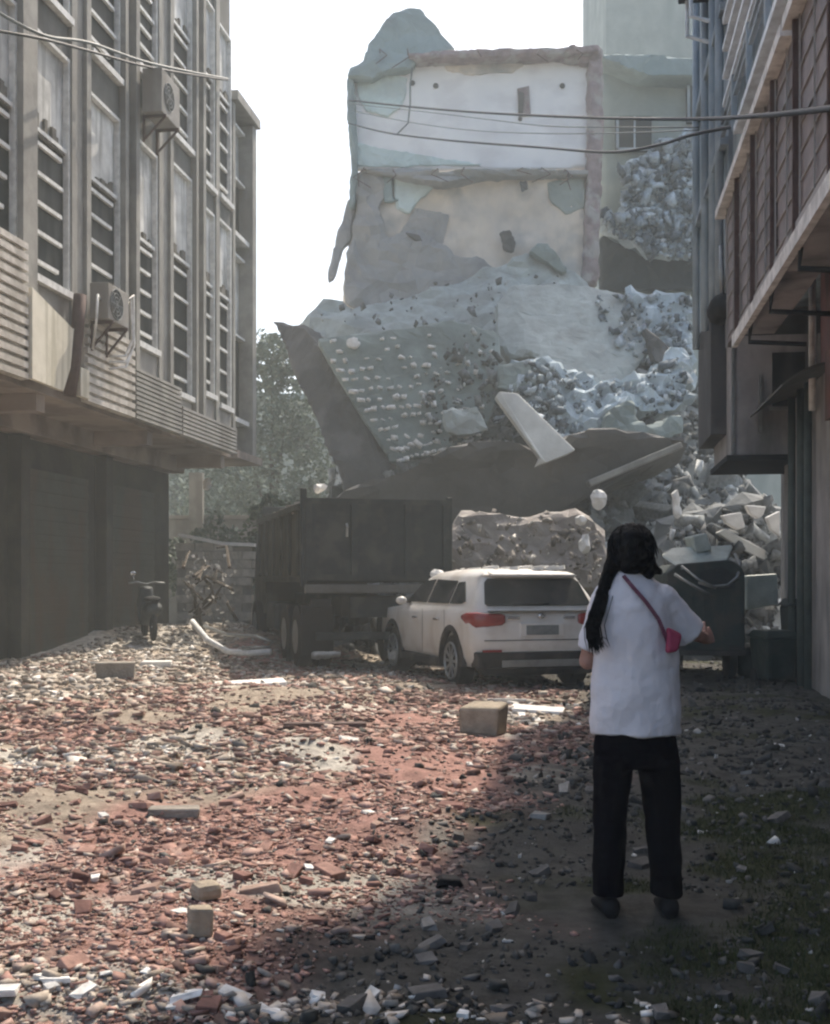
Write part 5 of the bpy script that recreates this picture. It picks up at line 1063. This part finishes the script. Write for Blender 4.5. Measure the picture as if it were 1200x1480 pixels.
    h.caps((.085, -.03, 1.45), (.112, -.035, 1.435), .024, .014)
    tail = [(-.07, -.03, 1.49), (-.098, -.02, 1.42), (-.125, -.04, 1.34), (-.152, -.075, 1.27), (-.176, -.09, 1.21), (-.172, -.10, 1.16), (-.160, -.10, 1.125)]; rad = [.036, .030, .029, .030, .031, .024, .008]
    for i in range(len(tail)-1): h.caps(tail[i], tail[i+1], rad[i], rad[i+1])
    ho_ = h.build('hair', 'hair', r); remesh(ho_, .007, True, 1); disp(ho_, .03, .016)
    # strands
    s_ = MB()
    for i in range(150):
        ox, oy = random.gauss(0, .009), random.gauss(0, .012); k0 = random.randint(0, 2); pts = [Vector(tail[k])+Vector((ox*(1.0+.15*k), oy-.012, random.gauss(0, .004))) for k in range(k0, len(tail))]; pts[-1] += Vector((random.gauss(0, .006), 0, random.gauss(.0, .015)))
        s_.tube(pts, [.002]*(len(pts)-1)+[.0008], 4)
    for i in range(170):
        a = random.uniform(0, 6.28); e = random.uniform(.1, 1.3); p0 = Vector((.0+.1*math.cos(a)*math.cos(e), -.012+.11*math.sin(a)*math.cos(e), 1.535+.104*math.sin(e)))
        p1 = p0+Vector((random.gauss(0, .012), random.gauss(-.01, .01), -.06)); p1x = (p1-Vector((0, -.012, 1.535))); p1 = Vector((0, -.012, 1.535))+p1x.normalized()*max(.102, p1x.length*.99)
        s_.tube([p0, (p0+p1)/2*1.0, p1], [.003, .004, .0015], 4)
    s_.build('hair_strands', 'hair', ho_)
    # bag
    g = empty('shoulder_bag', tuple(Vector((X, Y, gzv))+Vector((.138, -.125, 1.15))), 0, 'small pink shoulder bag tucked under the right arm of the woman', 'bag')
    bb = MB(); bb.add([(-.02, -.03, -.05), (.028, -.03, -.04), (.045, -.03, .03), (-.015, -.03, .06), (-.02, .02, -.05), (.028, .02, -.04), (.045, .02, .03), (-.015, .02, .06)], [(0,1,2,3),(7,6,5,4),(0,4,5,1),(1,5,6,2),(2,6,7,3),(3,7,4,0)])
    bevel(bb.build('pouch', 'pink', g), .014, 3)
    st = MB(); base = Vector((.138, -.125, 1.15)); L = [Vector((-.045, -.075, 1.418)), Vector((-.01, -.105, 1.37)), Vector((.04, -.122, 1.31)), Vector((.09, -.126, 1.24)), Vector((.118, -.13, 1.17)), Vector((.13, -.13, 1.13))]
    for a, c in zip(L[:-1], L[1:]): st.bar(a-base, c-base, .016, .004, up=(0, 1, 0))
    st.build('strap', 'strap', g)
woman()

# ---------------------------------------------------------------- haze (after the structure it needs)
def haze(dens):
    m = bpy.data.materials.new('haze'); m.use_nodes = True; n = m.node_tree.nodes; l = m.node_tree.links; n.clear()
    pv = n.new('ShaderNodeVolumePrincipled'); pv.inputs['Color'].default_value = (.89, .97, .95, 1); pv.inputs['Density'].default_value = dens; pv.inputs['Anisotropy'].default_value = .0
    out = n.new('ShaderNodeOutputMaterial'); l.new(pv.outputs[0], out.inputs['Volume'])
    me = MB().box((-82, -14, -1.6), (82, 82.5, 36)); M['haze'] = m; o = me.build('haze', 'haze'); tag(o, 'pale dusty air hanging over the whole street', 'haze', kind='stuff')
HAZE = .0040
try: haze(HAZE)
except Exception as e:
    print('haze', e)
